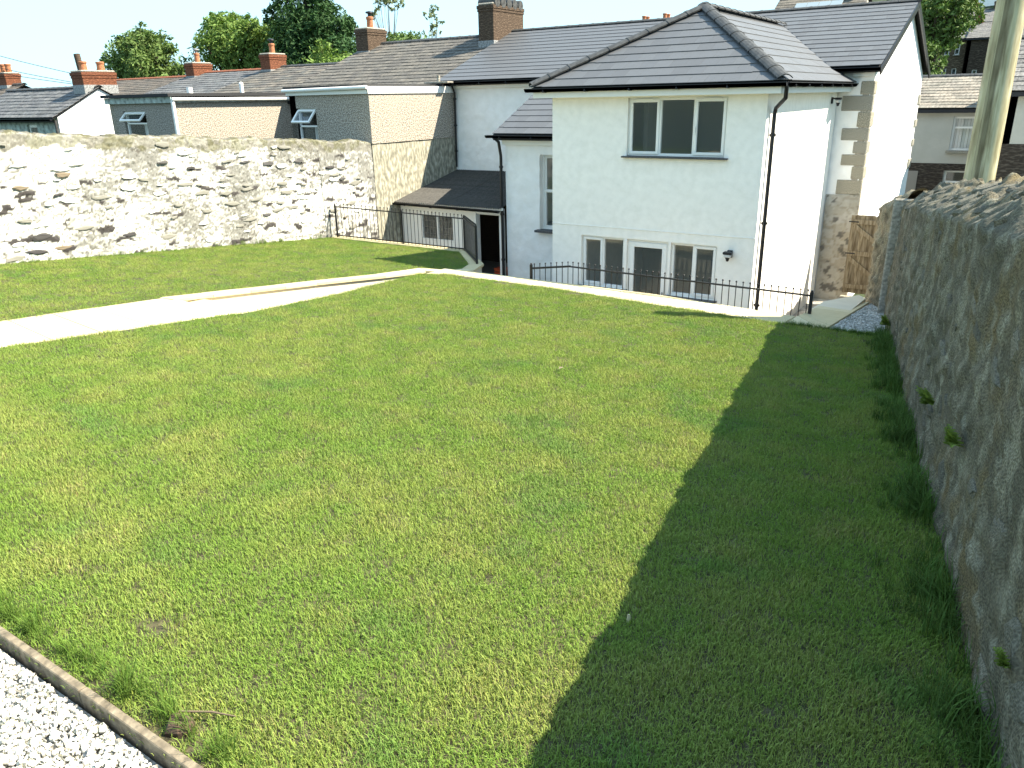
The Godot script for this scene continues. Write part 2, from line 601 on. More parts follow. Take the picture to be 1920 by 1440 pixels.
func gutter(parent: Node3D, p: Vector3, q: Vector3, out: Vector3, r := 0.055, brackets := true) -> void:
	var mb := MB.new()
	var d := (q - p).normalized()
	var seg := 8
	for i in seg:
		var t0 := PI * i / seg
		var t1 := PI * (i + 1) / seg
		var e0 := out * -cos(t0) * r - Vector3.UP * sin(t0) * r * 1.15
		var e1 := out * -cos(t1) * r - Vector3.UP * sin(t1) * r * 1.15
		var n0 := e0.normalized()
		var n1 := e1.normalized()
		mb.trin(p + e0, p + e1, q + e1, n0, n1, n1)
		mb.trin(p + e0, q + e1, q + e0, n0, n1, n0)
		mb.tri(p, p + e1, p + e0)
		mb.tri(q, q + e0, q + e1)
	mb.bar(p + out * r, q + out * r, 0.014, 0.014)
	mb.bar(p - out * r, q - out * r, 0.014, 0.014)
	var g := part("gutter", mb, M.black_plastic, parent)
	if brackets:
		var k := int(p.distance_to(q) / 0.95)
		for i in k:
			var at := p + d * (0.45 + i * 0.95)
			var b := MB.new()
			b.box(at - Vector3.UP * (r * 0.9), Vector3(0.03 if absf(d.x) > 0.5 else r * 2.3, r * 0.75, r * 2.3 if absf(d.x) > 0.5 else 0.03), Basis(), 0.004)
			part("bracket", b, M.black_plastic, g)


func ridge_tiles(parent: Node3D, p: Vector3, q: Vector3, l: float, r: float, m: Material, angle := 0.55) -> void:
	var d := (q - p).normalized()
	var side := d.cross(Vector3.UP).normalized()
	var up := side.cross(d).normalized()
	var count := int(round(p.distance_to(q) / l))
	l = p.distance_to(q) / count
	var mb := MB.new()                                           # one tile along +x: angled with a rounded crown and a collar
	var prof := [[-1.0, -0.62], [-0.75, -0.34], [-0.42, -0.1], [0.0, 0.02], [0.42, -0.1], [0.75, -0.34], [1.0, -0.62]]
	for pass_i in 2:
		var x0 := 0.0 if pass_i == 0 else l - 0.05
		var x1 := l + 0.01 if pass_i == 0 else l + 0.02
		var s := r if pass_i == 0 else r * 1.1
		var rise := 0.0 if pass_i == 0 else r * 0.06
		for i in prof.size() - 1:
			var a := Vector3(x0, prof[i][1] * s * angle * 1.6 + rise, -prof[i][0] * s)
			var b := Vector3(x0, prof[i + 1][1] * s * angle * 1.6 + rise, -prof[i + 1][0] * s)
			var e := Vector3(x1 - x0, 0, 0)
			var dn := Vector3(0, -0.018, 0)
			mb.quad(a, a + e, b + e, b)
			mb.quad(a + dn, b + dn, b + e + dn, a + e + dn)
			mb.quad(a + dn, a, b, b + dn)
			mb.quad(b + e + dn, b + e, a + e, a + e + dn)
	var sh := mb.mesh(Vector3.ZERO)
	for i in count:
		piece("ridge_tile", sh, Transform3D(Basis(d, up, -side * -1.0 if false else side), p + d * (i * l)), m, parent)


func chimney(parent: Node3D, at: Vector3, sx: float, sz: float, h: float, m: Material, pots: Array, capped: bool, lead_h := 0.3) -> MeshInstance3D:
	# at = centre of its foot; sx across, sz along the slope
	var mb := MB.new()
	mb.box(at + Vector3(0, h * 0.5, 0), Vector3(sx, h, sz), Basis(), 0.012)
	var c := part("chimney", mb, m, parent)
	var k := MB.new()
	k.box(at + Vector3(0, h - 0.16, 0), Vector3(sx + 0.04, 0.075, sz + 0.04), Basis(), 0.01)
	k.box(at + Vector3(0, h - 0.06, 0), Vector3(sx + 0.07, 0.11, sz + 0.07), Basis(), 0.012)
	part("oversailing_course", k, m, c)
	var f := MB.new()
	f.box(at + Vector3(0, h + 0.03, 0), Vector3(sx + 0.02, 0.08, sz + 0.02), Basis(), 0.035)
	part("flaunching", f, M.mortar, c)
	var fl := MB.new()
	fl.box(at + Vector3(0, lead_h * 0.5, 0), Vector3(sx + 0.025, lead_h, sz + 0.025), Basis(), 0.008)
	part("flashing", fl, M.lead, c)
	for p in pots:
		var pb := MB.new()
		var r: float = p[2]
		var ph: float = p[3]
		pb.lathe(at + Vector3(p[0], h + 0.05, p[1]), [[r * 1.1, 0], [r, 0.05], [r * 0.92, ph * 0.75], [r * 1.08, ph * 0.8], [r * 1.1, ph * 0.93], [r * 0.98, ph], [r * 0.75, ph], [r * 0.7, ph - 0.08], [0, ph - 0.1]], 12)
		part("chimney_pot", pb, M.clay_pot, c)
		if p.size() > 4:
			var cb := MB.new()
			cb.lathe(at + Vector3(p[0], h + 0.05 + ph, p[1]), [[r * 0.5, 0], [r * 0.5, 0.1], [r * 1.15, 0.12], [r * 1.05, 0.17], [0, 0.2]], 10)
			part("cowl", cb, M.black_metal if p[4] == 1 else M.lead, c)
	if capped:
		for i in 5:
			var t := MB.new()
			var z := at.z + (i - 2) * sz * 0.19
			t.tube([Vector3(at.x - sx * 0.5 - 0.04, at.y + h + 0.08, z), Vector3(at.x + sx * 0.5 + 0.04, at.y + h + 0.08, z)], sz * 0.085, 8)
			part("cap_tile", t, M.slate_ridge, c)
	return c


# ---------------------------------------------------------------- garden ground
func lawn_y(b: float) -> float:
	return 0.085 * (-2.6 - b)


func left_lawn_y(a: float, b: float) -> float:
	return -0.1 + 0.092 * (-0.08 - b) - 0.03 * (a + 6.85)


func wall_base_a(b: float) -> float:                            # foot of the wall on the right of the lawn
	return 7.26 - 0.187 * (b + 2.78)


func sheet(mb: MB, poly: PackedVector2Array, yf: Callable, skirt: float) -> void:
	var idx := Geometry2D.triangulate_polygon(poly)
	for i in range(0, idx.size(), 3):
		var q := []
		for j in 3:
			var p := poly[idx[i + j]]
			q.append(P(p.x, yf.call(p.x, p.y), p.y))
		if (q[1] - q[0]).cross(q[2] - q[0]).y > 0:
			mb.tri(q[0], q[1], q[2])
		else:
			mb.tri(q[0], q[2], q[1])
	for i in poly.size():
		var p := poly[i]
		var r := poly[(i + 1) % poly.size()]
		var a := P(p.x, yf.call(p.x, p.y), p.y)
		var b := P(r.x, yf.call(r.x, r.y), r.y)
		var d := Vector3.DOWN * skirt
		mb.quad(a + d, b + d, b, a)


func grass_clump(sd: int, blades: int, spread: float, hmin: float, hmax: float, wid: float) -> ArrayMesh:
	var r := RandomNumberGenerator.new()
	r.seed = sd
	var mb := MB.new()
	for i in blades:
		var at := Vector3(r.randf_range(-1, 1), 0, r.randf_range(-1, 1)) * spread
		var ang := r.randf() * TAU
		var h := r.randf_range(hmin, hmax)
		var lean := r.randf_range(0.15, 0.95) * h
		var d := Vector3(cos(ang), 0, sin(ang))
		var s := Vector3(-d.z, 0, d.x) * wid * r.randf_range(0.6, 1.2) * 0.5
		var m := at + d * lean * 0.35 + Vector3.UP * h * 0.62
		var t := at + d * lean + Vector3.UP * h * r.randf_range(0.8, 1.0)
		var k := r.randf_range(0.72, 1.28)
		var dry := r.randf() < 0.06
		mb.paint(Color(k * 1.6, k * 1.2, k * 1.5) if dry else Color(k * r.randf_range(0.85, 1.2), k, k * r.randf_range(0.7, 1.1)))
		mb.quad(at - s, at + s, m + s * 0.85, m - s * 0.85)
		mb.tri(m - s * 0.85, m + s * 0.85, t)
	return mb.mesh(Vector3.ZERO)


func scatter(called: String, mesh: Mesh, m: Material, xf: Array, cols: PackedColorArray, label: String, parent: Node = self) -> MultiMeshInstance3D:
	var mm := MultiMesh.new()
	mm.transform_format = MultiMesh.TRANSFORM_3D
	mm.use_colors = cols.size() > 0
	mm.mesh = mesh
	mm.instance_count = xf.size()
	for i in xf.size():
		mm.set_instance_transform(i, xf[i])
		if cols.size():
			mm.set_instance_color(i, cols[i])
	var o := MultiMeshInstance3D.new()
	o.name = numbered(called) if parent == self else called
	o.multimesh = mm
	o.material_override = m
	parent.add_child(o, true)
	if parent == self:
		tag(o, label, "grass" if "grass" in label else "gravel", "", "stuff")
	else:
		o.set_meta("kind", "stuff")
	return o


var bare := []                                                  # [a, b, radius] of worn spots in the turf


func grass_on(called: String, poly: PackedVector2Array, yf: Callable, per_m2: Callable, label: String) -> void:
	var n1 := fbm(11, 0.35, 3)
	var n2 := fbm(12, 1.3, 3)
	var n3 := fbm(13, 5.0, 2)
	var n4 := fbm(15, 0.8, 3)
	var lo := poly[0]
	var hi := poly[0]
	for p in poly:
		lo = lo.min(p)
		hi = hi.max(p)
	var sets := [[], [], []]
	var cols := [PackedColorArray(), PackedColorArray(), PackedColorArray()]
	var cell := 0.25
	var x := lo.x
	while x < hi.x:
		var z := lo.y
		while z < hi.y:
			var want: float = per_m2.call(x + cell * 0.5, z + cell * 0.5) * cell * cell
			var k := int(want) + (1 if rng.randf() < want - int(want) else 0)
			for i in k:
				var a := x + rng.randf() * cell
				var b := z + rng.randf() * cell
				if not Geometry2D.is_point_in_polygon(Vector2(a, b), poly):
					continue
				var worn := 0.0
				for s in bare:
					var dd: float = Vector2(a - s[0], (b - s[1]) * 1.4).length() / s[2]
					worn = maxf(worn, 1.0 - dd * (1.0 + 0.5 * n3.get_noise_2d(a * 3, b * 3)))
				if worn > rng.randf() * 0.5 + 0.1:
					continue
				var p1 := n1.get_noise_2d(a, b)
				var p2 := n2.get_noise_2d(a, b)
				var p3 := n3.get_noise_2d(a, b)
				var p4 := n4.get_noise_2d(a * 0.7, b)
				var sc := (1.0 + 0.3 * p2 + 0.15 * p3) * rng.randf_range(0.75, 1.25)
				var dry := clampf(0.45 + 0.9 * p2 + 0.5 * p1 + rng.randf_range(-0.25, 0.25), 0, 1)
				var g := Color(0.185, 0.29, 0.052).lerp(Color(0.295, 0.345, 0.09), dry)
				if p4 > 0.28:
					g = g.lerp(Color(0.13, 0.25, 0.06), minf((p4 - 0.28) * 2.5, 0.6))
				if p3 + p2 > 0.7 and rng.randf() < 0.35:
					g = g.lerp(Color(0.36, 0.30, 0.14), 0.6)
				var v := rng.randi() % 3
				var bs := Basis(Vector3.UP, rng.randf() * TAU).scaled(Vector3(1, sc, 1))
				bs = Basis(Vector3.RIGHT, rng.randf_range(-0.2, 0.2)) * bs
				sets[v].append(Transform3D(bs, P(a, yf.call(a, b) - 0.004, b)))
				cols[v].append(g)
			z += cell
		x += cell
	var first: Node = null
	for v in 3:
		var m := grass_clump(100 + v, 26, 0.062, 0.014, 0.04, 0.0036)
		if first == null:
			first = scatter(called, m, M.grass, sets[v], cols[v], label)
		else:
			scatter("grass_blades", m, M.grass, sets[v], cols[v], label, first)


func stone_meshes(sd: int, count: int, rough := 0.25) -> Array:
	var r := RandomNumberGenerator.new()
	r.seed = sd
	var out := []
	for k in count:
		var mb := MB.new()
		var e := 8
		var rings := [[], [], []]
		for i in e:
			var t := TAU * i / e + r.randf_range(-0.2, 0.2)
			var q := 1.0 + r.randf_range(-rough, rough)
			var d := Vector3(cos(t) * q, sin(t) * q, 0) * 0.5
			rings[0].append(d + Vector3(0, 0, -0.5))
			rings[1].append(d * r.randf_range(0.92, 1.05) + Vector3(0, 0, r.randf_range(-0.05, 0.25)))
			rings[2].append(d * r.randf_range(0.55, 0.78) + Vector3(0, 0, r.randf_range(0.36, 0.5)))
		for j in 2:
			for i in e:
				var l := (i + 1) % e
				mb.quad(rings[j][i], rings[j][l], rings[j + 1][l], rings[j + 1][i])
		for i in range(1, e - 1):
			mb.tri(rings[2][0], rings[2][i], rings[2][i + 1])
		out.append(mb.mesh(Vector3.ZERO))
	return out


# A rough masonry face: pts[i][j] on a grid, pushed out along n by stones of two sizes; colour from paint(p, cell, edge, i, j).
func rubble(mb: MB, grid: Array, out: Array, sd: int, stretch: Vector3, amp: float, colour: Callable, grit := 0.0) -> void:
	var cv := FastNoiseLite.new()
	cv.noise_type = FastNoiseLite.TYPE_CELLULAR
	cv.seed = sd
	cv.frequency = 1.0
	cv.cellular_return_type = FastNoiseLite.RETURN_CELL_VALUE
	cv.cellular_jitter = 0.9
	cv.fractal_type = FastNoiseLite.FRACTAL_NONE
	var ce: FastNoiseLite = cv.duplicate()
	ce.cellular_return_type = FastNoiseLite.RETURN_DISTANCE2_SUB
	var f := fbm(sd + 1, 1.0, 4)
	var cg: FastNoiseLite = ce.duplicate()
	cg.seed = sd + 5
	var ni := grid.size()
	var nj: int = grid[0].size()
	var pts := []
	var cols := []
	for i in ni:
		var pr := []
		var cr := []
		for j in nj:
			var p: Vector3 = grid[i][j]
			var wv := p + Vector3(f.get_noise_3dv(p * 3.0), f.get_noise_3dv(p * 3.0 + Vector3(9, 0, 0)), f.get_noise_3dv(p * 3.0 + Vector3(0, 9, 0))) * 0.07
			var q := wv * stretch
			var cell := cv.get_noise_3dv(q)
			var edge := clampf((ce.get_noise_3dv(q) + 1.0) * 3.2, 0, 1)
			var d := amp * (edge * (0.55 + 0.45 * cell) + 0.8 * f.get_noise_3dv(p * 1.2) + 0.45 * f.get_noise_3dv(p * 7.0))
			if grit > 0.0:
				d += grit * (clampf((cg.get_noise_3dv(q * 2.7) + 1.0) * 2.5, 0, 1) + f.get_noise_3dv(p * 16.0))
			pr.append(p + out[i][j] * d)
			cr.append(colour.call(p, cell, edge, i, j))
		pts.append(pr)
		cols.append(cr)
	mb.colored = true
	var nrm := []
	for i in ni:
		var nr := []
		for j in nj:
			var a: Vector3 = pts[min(i + 1, ni - 1)][j] - pts[max(i - 1, 0)][j]
			var b: Vector3 = pts[i][min(j + 1, nj - 1)] - pts[i][max(j - 1, 0)]
			nr.append(a.cross(b).normalized())
		nrm.append(nr)
	for i in ni - 1:
		for j in nj - 1:
			for t in [[0, 0, 1, 0, 1, 1], [0, 0, 1, 1, 0, 1]]:
				var ids := [[i + t[0], j + t[1]], [i + t[4], j + t[5]], [i + t[2], j + t[3]]]
				for k in ids:
					mb.v.append(pts[k[0]][k[1]])
					mb.n.append(nrm[k[0]][k[1]])
					mb.c.append(cols[k[0]][k[1]])


func build_left_wall() -> void:
	var t := thing("garden_wall", P(-6.82, -0.2, -6), "long whitewashed rubble wall with weathered grey patches beside the raised lawn", "wall")
	var b0 := -15.0
	var b1 := 1.78
	var step := 0.026
	var ni := int((b1 - b0) / step) + 1
	var grid := []
	var out := []
	var topn := fbm(31, 0.9, 4)
	for i in ni:
		var b := b0 + (b1 - b0) * i / (ni - 1)
		var ty := 2.25 + 0.07 * (1.44 - b) + 0.07 * topn.get_noise_1d(b) + 0.03 * topn.get_noise_1d(b * 6.0)
		var by := left_lawn_y(-6.8, minf(b, 0.0)) - 0.25
		if b > -0.2:
			by = -1.7
		var colm := []
		var on := []
		for j in 86:
			colm.append(P(-6.85 + 0.03 * j / 86.0 * -1.0, lerpf(by, ty, j / 85.0), b))
			on.append(Vector3.RIGHT if j < 83 else Vector3(0.8, 0.4, 0))
		for j in 5:
			var a := -6.9 - 0.1 * j
			colm.append(P(a, ty + 0.03 * sin(PI * (j + 0.5) / 5.0), b))
			on.append(Vector3.UP)
		colm.append(P(-7.38, by, b))
		on.append(Vector3.LEFT)
		grid.append(colm)
		out.append(on)
	var patch := fbm(33, 0.55, 4)
	var small := fbm(34, 4.0, 3)
	var colour := func(p: Vector3, cell: float, edge: float, _i: int, j: int) -> Color:
		var b := -p.z
		var white := Color(0.82, 0.81, 0.74)
		var grey := Color(0.17, 0.165, 0.14)
		var c := white
		var reach := clampf((b + 8.5) / 6.0, 0.0, 1.0)                     # paint has weathered off mostly towards the house
		var w := 0.75 * patch.get_noise_3d(p.x, p.y * 1.1, p.z * 0.9) + 0.5 * small.get_noise_3d(p.x, p.y * 2.6, p.z) + 0.5 * small.get_noise_3d(p.x * 3.0, p.y * 6.0, p.z * 2.4) + reach * 0.37 - 0.15
		if w > 0.02:
			c = white.lerp(grey, clampf((w - 0.02) * 2.2, 0, 0.8))
		if edge < 0.13 and small.get_noise_3dv(p * 0.6) > -0.12:           # open joints with grit and lichen
			c = c.lerp(Color(0.11, 0.10, 0.08), 0.75)
		if cell > 0.87 and p.y < 2.0:                                      # bare stones
			c = Color(0.075, 0.07, 0.066)
		var h := p.y - (2.25 + 0.07 * (1.44 - b))
		if h > -0.22 + 0.14 * small.get_noise_3dv(p * 0.5):                # lichen and moss crust along the top courses
			c = c.lerp(Color(0.16, 0.15, 0.075) if small.get_noise_3dv(p * 0.8) > 0.0 else Color(0.24, 0.225, 0.18), 0.75)
		if j >= 86:
			c = Color(0.15, 0.14, 0.075) if small.get_noise_3dv(p) > 0.05 else Color(0.22, 0.205, 0.165)
		return c
	var mb := MB.new()
	rubble(mb, grid, out, 41, Vector3(4.0, 12.5, 3.6), 0.022, colour, 0.013)
	var face := part("masonry", mb, M.stone_wall_fine, t)
	# stones that stand proud of the wash
	var sm := stone_meshes(51, 8)
	var mats := [mat("wash_a", lin(0.82, 0.81, 0.74), 0.95), mat("wash_b", lin(0.76, 0.745, 0.67), 0.95), mat("wash_c", lin(0.24, 0.23, 0.195), 0.95)]
	var dark := [mat("bare_a", lin(0.06, 0.056, 0.054), 0.9), mat("bare_b", lin(0.2, 0.16, 0.11), 0.9), mat("bare_c", lin(0.095, 0.09, 0.086), 0.9)]
	var used := []
	for k in 1500:
		if used.size() >= 130:
			break
		var b := rng.randf_range(-9.0, 1.2)
		var y0 := left_lawn_y(-6.8, minf(b, 0.0)) + 0.05
		var y := y0 + rng.randf() * (2.15 + 0.07 * (1.44 - b) - y0)
		var w := rng.randf_range(0.14, 0.42)
		var h := w * rng.randf_range(0.18, 0.34)
		var clash := false
		for s in used:
			if absf(s[0] - b) < (s[2] + w) * 0.5 and absf(s[1] - y) < (s[3] + h) * 0.5:
				clash = true
				break
		if clash:
			continue
		used.append([b, y, w, h])
		var isd := used.size() % 6 == 0
		var depth := 0.022 if not isd else 0.036
		var reach := clampf((b + 8.5) / 6.0, 0.0, 1.0)
		var mm: Material = dark[rng.randi() % 3] if isd else mats[2 if rng.randf() < 0.15 + 0.45 * reach else rng.randi() % 2]
		var bs := Basis(Vector3(0, 0, -1), Vector3.UP, Vector3.RIGHT) * Basis(Vector3.BACK, rng.randf_range(-0.15, 0.15))
		bs = bs.scaled_local(Vector3(w, h, depth))
		piece("stone", sm[rng.randi() % 8], Transform3D(bs, P(-6.835, y, b)), mm, face)


func build_right_wall() -> void:
	var t := thing("garden_wall", P(8.0, 0.2, -8), "dark rough stone wall with rounded sunlit top casting shade on the lawn", "wall")
	var b0 := -17.5
	var b1 := -1.15
	var step := 0.042
	var ni := int((b1 - b0) / step) + 1
	var grid := []
	var out := []
	var topn := fbm(61, 0.55, 4)
	var along := Vector3(0.187, 0, 1.0).normalized()
	var nout := Vector3(-1.0, 0, 0.187).normalized()
	var prof := []                                                # [offset behind the face, height 0..1 of face, height above front edge, normal x, normal y]
	for j in 62:
		prof.append([0.06 * j / 61.0, j / 61.0, 0.0, 1.0, 0.0])
	for j in 17:
		var q := (j + 1) / 17.0
		prof.append([0.06 + 0.62 * q, 1.0, 0.31 * sin(q * PI * 0.5), cos(q * PI), sin(q * PI)])
	prof.append([0.71, 0.98, 0.1, -1.0, 0.0])
	prof.append([0.72, 0.5, 0.0, -1.0, 0.0])
	prof.append([0.72, 0.0, 0.0, -1.0, 0.0])
	for i in ni:
		var b := b0 + (b1 - b0) * i / (ni - 1)
		var ty := 1.68 + 0.107 * (-1.6 - b) + 0.06 * topn.get_noise_1d(b) + 0.025 * topn.get_noise_1d(b * 5.0)
		var by := lawn_y(b) - 0.3
		if b > -2.7:
			by = -0.6
		var colm := []
		var on := []
		for k in prof:
			var back: float = k[0]
			if k[1] < 0.14 and k[1] > 0.0 and k[3] > 0.5:
				back += 0.05 * topn.get_noise_2d(b * 3.0, 7.0)
			var p := P(wall_base_a(b) + back * 0.98, lerpf(by, ty, k[1]) + k[2] * (1.0 + 0.5 * topn.get_noise_2d(b * 2.2, k[0] * 9.0)), b)
			colm.append(p)
			on.append((nout * k[3] + Vector3.UP * k[4]).normalized())
		grid.append(colm)
		out.append(on)
	var last: Array = grid[ni - 1]
	var mid_pt: Vector3 = (last[0] + last[60] + last[last.size() - 1]) / 3.0
	for q in [0.5, 1.0]:
		var capc := []
		for p in last:
			capc.append(p.lerp(mid_pt, q) + Vector3(0, 0, -0.01))
		grid.append(capc)
		out.append(out[ni - 1])
	var patch := fbm(63, 1.1, 4)
	var small := fbm(64, 6.0, 3)
	var streak := fbm(65, 2.2, 3)
	var colour := func(p: Vector3, cell: float, edge: float, _i: int, j: int) -> Color:
		var c := Color(0.141, 0.131, 0.106).lerp(Color(0.200, 0.187, 0.150), clampf(cell * 0.5 + 0.5, 0, 1))
		var q := patch.get_noise_3dv(p)
		if q > 0.1:
			c = c.lerp(Color(0.200, 0.157, 0.083), clampf((q - 0.1) * 3.0, 0, 0.8))          # ochre lichen
		if q < -0.12:
			c = c.lerp(Color(0.120, 0.117, 0.093), clampf((-q - 0.12) * 3.0, 0, 0.8))          # black crust
		var s := streak.get_noise_3d(p.x * 2.0, p.y * 0.6, p.z * 2.0)
		if s > 0.15:
			c = c.lerp(Color(0.384, 0.376, 0.328), clampf((s - 0.15) * 2.6, 0, 0.7))           # pale lime runs
		if edge < 0.18:
			c = c.lerp(Color(0.192, 0.176, 0.136), 0.35)
		if small.get_noise_3dv(p) > 0.33:
			c = c.lerp(Color(0.320, 0.320, 0.288), 0.6)
		if small.get_noise_3dv(p * 1.3 + Vector3(5, 5, 5)) > 0.38:
			c = c.lerp(Color(0.096, 0.088, 0.067), 0.6)
		return c
	var mb := MB.new()
	rubble(mb, grid, out, 71, Vector3(3.6, 6.5, 3.2), 0.034, colour, 0.006)
	var face := part("masonry", mb, M.stone_wall, t)
	# slates laid on edge along the crown, and stones standing out of the face
	var sm := stone_meshes(81, 8, 0.35)
	var mats := [mat("crown_a", lin(0.200, 0.189, 0.154), 0.95, M.stone_wall.albedo_texture, 1.1, M.stone_wall.albedo_texture, 0.8), mat("crown_b", lin(0.152, 0.142, 0.114), 0.95, M.stone_wall.albedo_texture, 1.1, M.stone_wall.albedo_texture, 0.8), mat("crown_c", lin(0.240, 0.221, 0.173), 0.95, M.stone_wall.albedo_texture, 1.1, M.stone_wall.albedo_texture, 0.8)]
	for k in 120:
		var b := -1.4 - 11.5 * k / 120.0 + rng.randf_range(-0.05, 0.05)
		var ty := 1.68 + 0.107 * (-1.6 - b) + 0.10 * topn.get_noise_1d(b)
		var q := rng.randf_range(0.1, 0.85)
		var p := P(wall_base_a(b) + 0.06 + 0.6 * q, ty + 0.31 * sin(q * PI * 0.5) - 0.005, b)
		var up := (nout * cos(q * PI * 0.5) * 0.6 + Vector3.UP).normalized()
		var x := along.rotated(Vector3.UP, rng.randf_range(-0.5, 0.5))
		var y := up.cross(x).normalized()
		var bs := Basis(y.cross(up).normalized(), y, up).scaled_local(Vector3(rng.randf_range(0.1, 0.26), rng.randf_range(0.12, 0.3), rng.randf_range(0.04, 0.075)))
		piece("stone", sm[rng.randi() % 8], Transform3D(bs, p), mats[rng.randi() % 3], face)
	var fm := [mat("face_a", lin(0.200, 0.189, 0.154), 0.95, M.stone_wall.albedo_texture, 1.1, M.stone_wall.albedo_texture, 0.8), mat("face_b", lin(0.152, 0.142, 0.114), 0.95, M.stone_wall.albedo_texture, 1.1, M.stone_wall.albedo_texture, 0.8), mat("face_c", lin(0.240, 0.221, 0.173), 0.95, M.stone_wall.albedo_texture, 1.1, M.stone_wall.albedo_texture, 0.8)]
	for k in 60:
		var b := -1.5 - 11.0 * rng.randf()
		var y0 := lawn_y(b)
		var f := rng.randf()
		var p := P(wall_base_a(b) + 0.06 * f, lerpf(y0, 1.6 + 0.107 * (-1.6 - b), f), b)
		var w := rng.randf_range(0.12, 0.36)
		var bs := (Basis(along * -1.0, Vector3.UP, nout) * Basis(Vector3.BACK, rng.randf_range(-0.3, 0.3))).scaled_local(Vector3(w, w * rng.randf_range(0.35, 0.65), 0.05))
		piece("stone", sm[rng.randi() % 8], Transform3D(bs, p), fm[rng.randi() % 3], face)
	# the rendered end of this wall
	var e := MB.new()
	var o := P(wall_base_a(-1.15) - 0.05, -0.6, -1.16)
	e.box(o + Vector3(0.37, 1.16, -0.03), Vector3(0.82, 2.34, 0.075), Basis(Vector3.UP, 0.18), 0.02)
	part("rendered_end", e, M.mortar, t)
	# the older wall that goes on beyond it down to the gate
	var t2 := thing("garden_wall", P(6.5, -1.6, 0.5), "short brown rubble wall leading from the pale render strip down to the wooden gate", "wall")
	var line := [Vector2(7.0, -1.2), Vector2(6.7, -0.45), Vector2(6.5, 0.05), Vector2(6.42, 0.6), Vector2(6.36, 2.0), Vector2(6.22, 5.3)]
	var g2 := []
	var o2 := []
	var total := 0.0
	var lens := [0.0]
	for i in line.size() - 1:
		total += line[i].distance_to(line[i + 1])
		lens.append(total)
	var cnt := int(total / 0.045)
	for i in cnt + 1:
		var s := total * i / cnt
		var k := 0
		while k < line.size() - 2 and s > lens[k + 1]:
			k += 1
		var q: Vector2 = line[k].lerp(line[k + 1], (s - lens[k]) / (lens[k + 1] - lens[k]))
		var dirv: Vector2 = (line[min(k + 1, line.size() - 1)] - line[k]).normalized()
		var nn := Vector3(-dirv.y, 0, -dirv.x)
		var ty := lerpf(1.66, 0.75, clampf(s / total * 1.3, 0, 1)) + 0.08 * topn.get_noise_1d(s * 2.0 + 30.0)
		var colm := []
		var on := []
		for j in 50:
			colm.append(P(q.x, lerpf(-1.75, ty, j / 49.0), q.y) - nn * 0.03 * j / 49.0)
			on.append(nn)
		for j in 8:
			var u := (j + 1) / 8.0
			colm.append(P(q.x, ty + 0.16 * sin(PI * u), q.y) - nn * (0.03 + 0.5 * u))
			on.append((Vector3.UP * sin(PI * u) + nn * cos(PI * u)).normalized())
		colm.append(P(q.x, -1.75, q.y) - nn * 0.55)
		on.append(-nn)
		g2.append(colm)
		o2.append(on)
	g2.reverse()
	o2.reverse()
	var col2 := func(p: Vector3, cell: float, edge: float, _i: int, _j: int) -> Color:
		var c := Color(0.30, 0.26, 0.19).lerp(Color(0.40, 0.37, 0.31), clampf(cell * 0.5 + 0.5, 0, 1))
		if patch.get_noise_3dv(p * 1.5) > 0.1:
			c = c.lerp(Color(0.16, 0.14, 0.11), 0.7)
		if edge < 0.2:
			c = c.lerp(Color(0.45, 0.41, 0.33), 0.5)
		if small.get_noise_3dv(p) > 0.3:
			c = c.lerp(Color(0.09, 0.08, 0.07), 0.7)
		return c
	for i in g2.size():                                            # keep the winding right after turning the line round
		g2[i] = g2[i]
	var m2 := MB.new()
	rubble(m2, g2, o2, 73, Vector3(5.0, 8.0, 5.0), 0.06, col2)
	part("masonry", m2, M.stone_wall, t2)


# A row of slabs between two polylines of equal length, split about every l metres.
func slabs(parent: Node3D, called: String, inner: Array, outer: Array, l: float, thick: float, gap := 0.008) -> void:
	var mats := [M.paving_a, M.paving_b, M.paving_c]
	for i in inner.size() - 1:
		var a0: Vector3 = inner[i]
		var a1: Vector3 = inner[i + 1]
		var b0: Vector3 = outer[i]
		var b1: Vector3 = outer[i + 1]
		var len := (a0.distance_to(a1) + b0.distance_to(b1)) * 0.5
		var k: int = max(1, int(round(len / l)))
		for j in k:
			var e := gap / len * 0.5
			var t0 := float(j) / k + e
			var t1 := float(j + 1) / k - e
			var q := [a0.lerp(a1, t0), a0.lerp(a1, t1), b0.lerp(b1, t1), b0.lerp(b1, t0)]
			var mb := MB.new()
			var c: Vector3 = (q[0] + q[1] + q[2] + q[3]) * 0.25
			var lift := Vector3.UP * rng.randf_range(-0.0015, 0.0015)
			var top := []
			var mid := []
			var low := []
			for p in q:
				top.append(p + (c - p).normalized() * 0.008 + lift)
				mid.append(p + Vector3.DOWN * 0.007 + lift)
				low.append(p + Vector3.DOWN * thick)
			var flip: bool = (top[1] - top[0]).cross(top[2] - top[0]).y < 0
			for r in [[top, mid], [mid, low]]:
				for n in 4:
					var m := (n + 1) % 4
					if flip:
						mb.quad(r[0][n], r[0][m], r[1][m], r[1][n])
					else:
						mb.quad(r[1][n], r[1][m], r[0][m], r[0][n])
			if flip:
				mb.quad(top[3], top[2], top[1], top[0])
				mb.quad(low[0], low[1], low[2], low[3])
			else:
				mb.quad(top[0], top[1], top[2], top[3])
				mb.quad(low[3], low[2], low[1], low[0])
			part(called, mb, mats[rng.randi() % 3], parent)


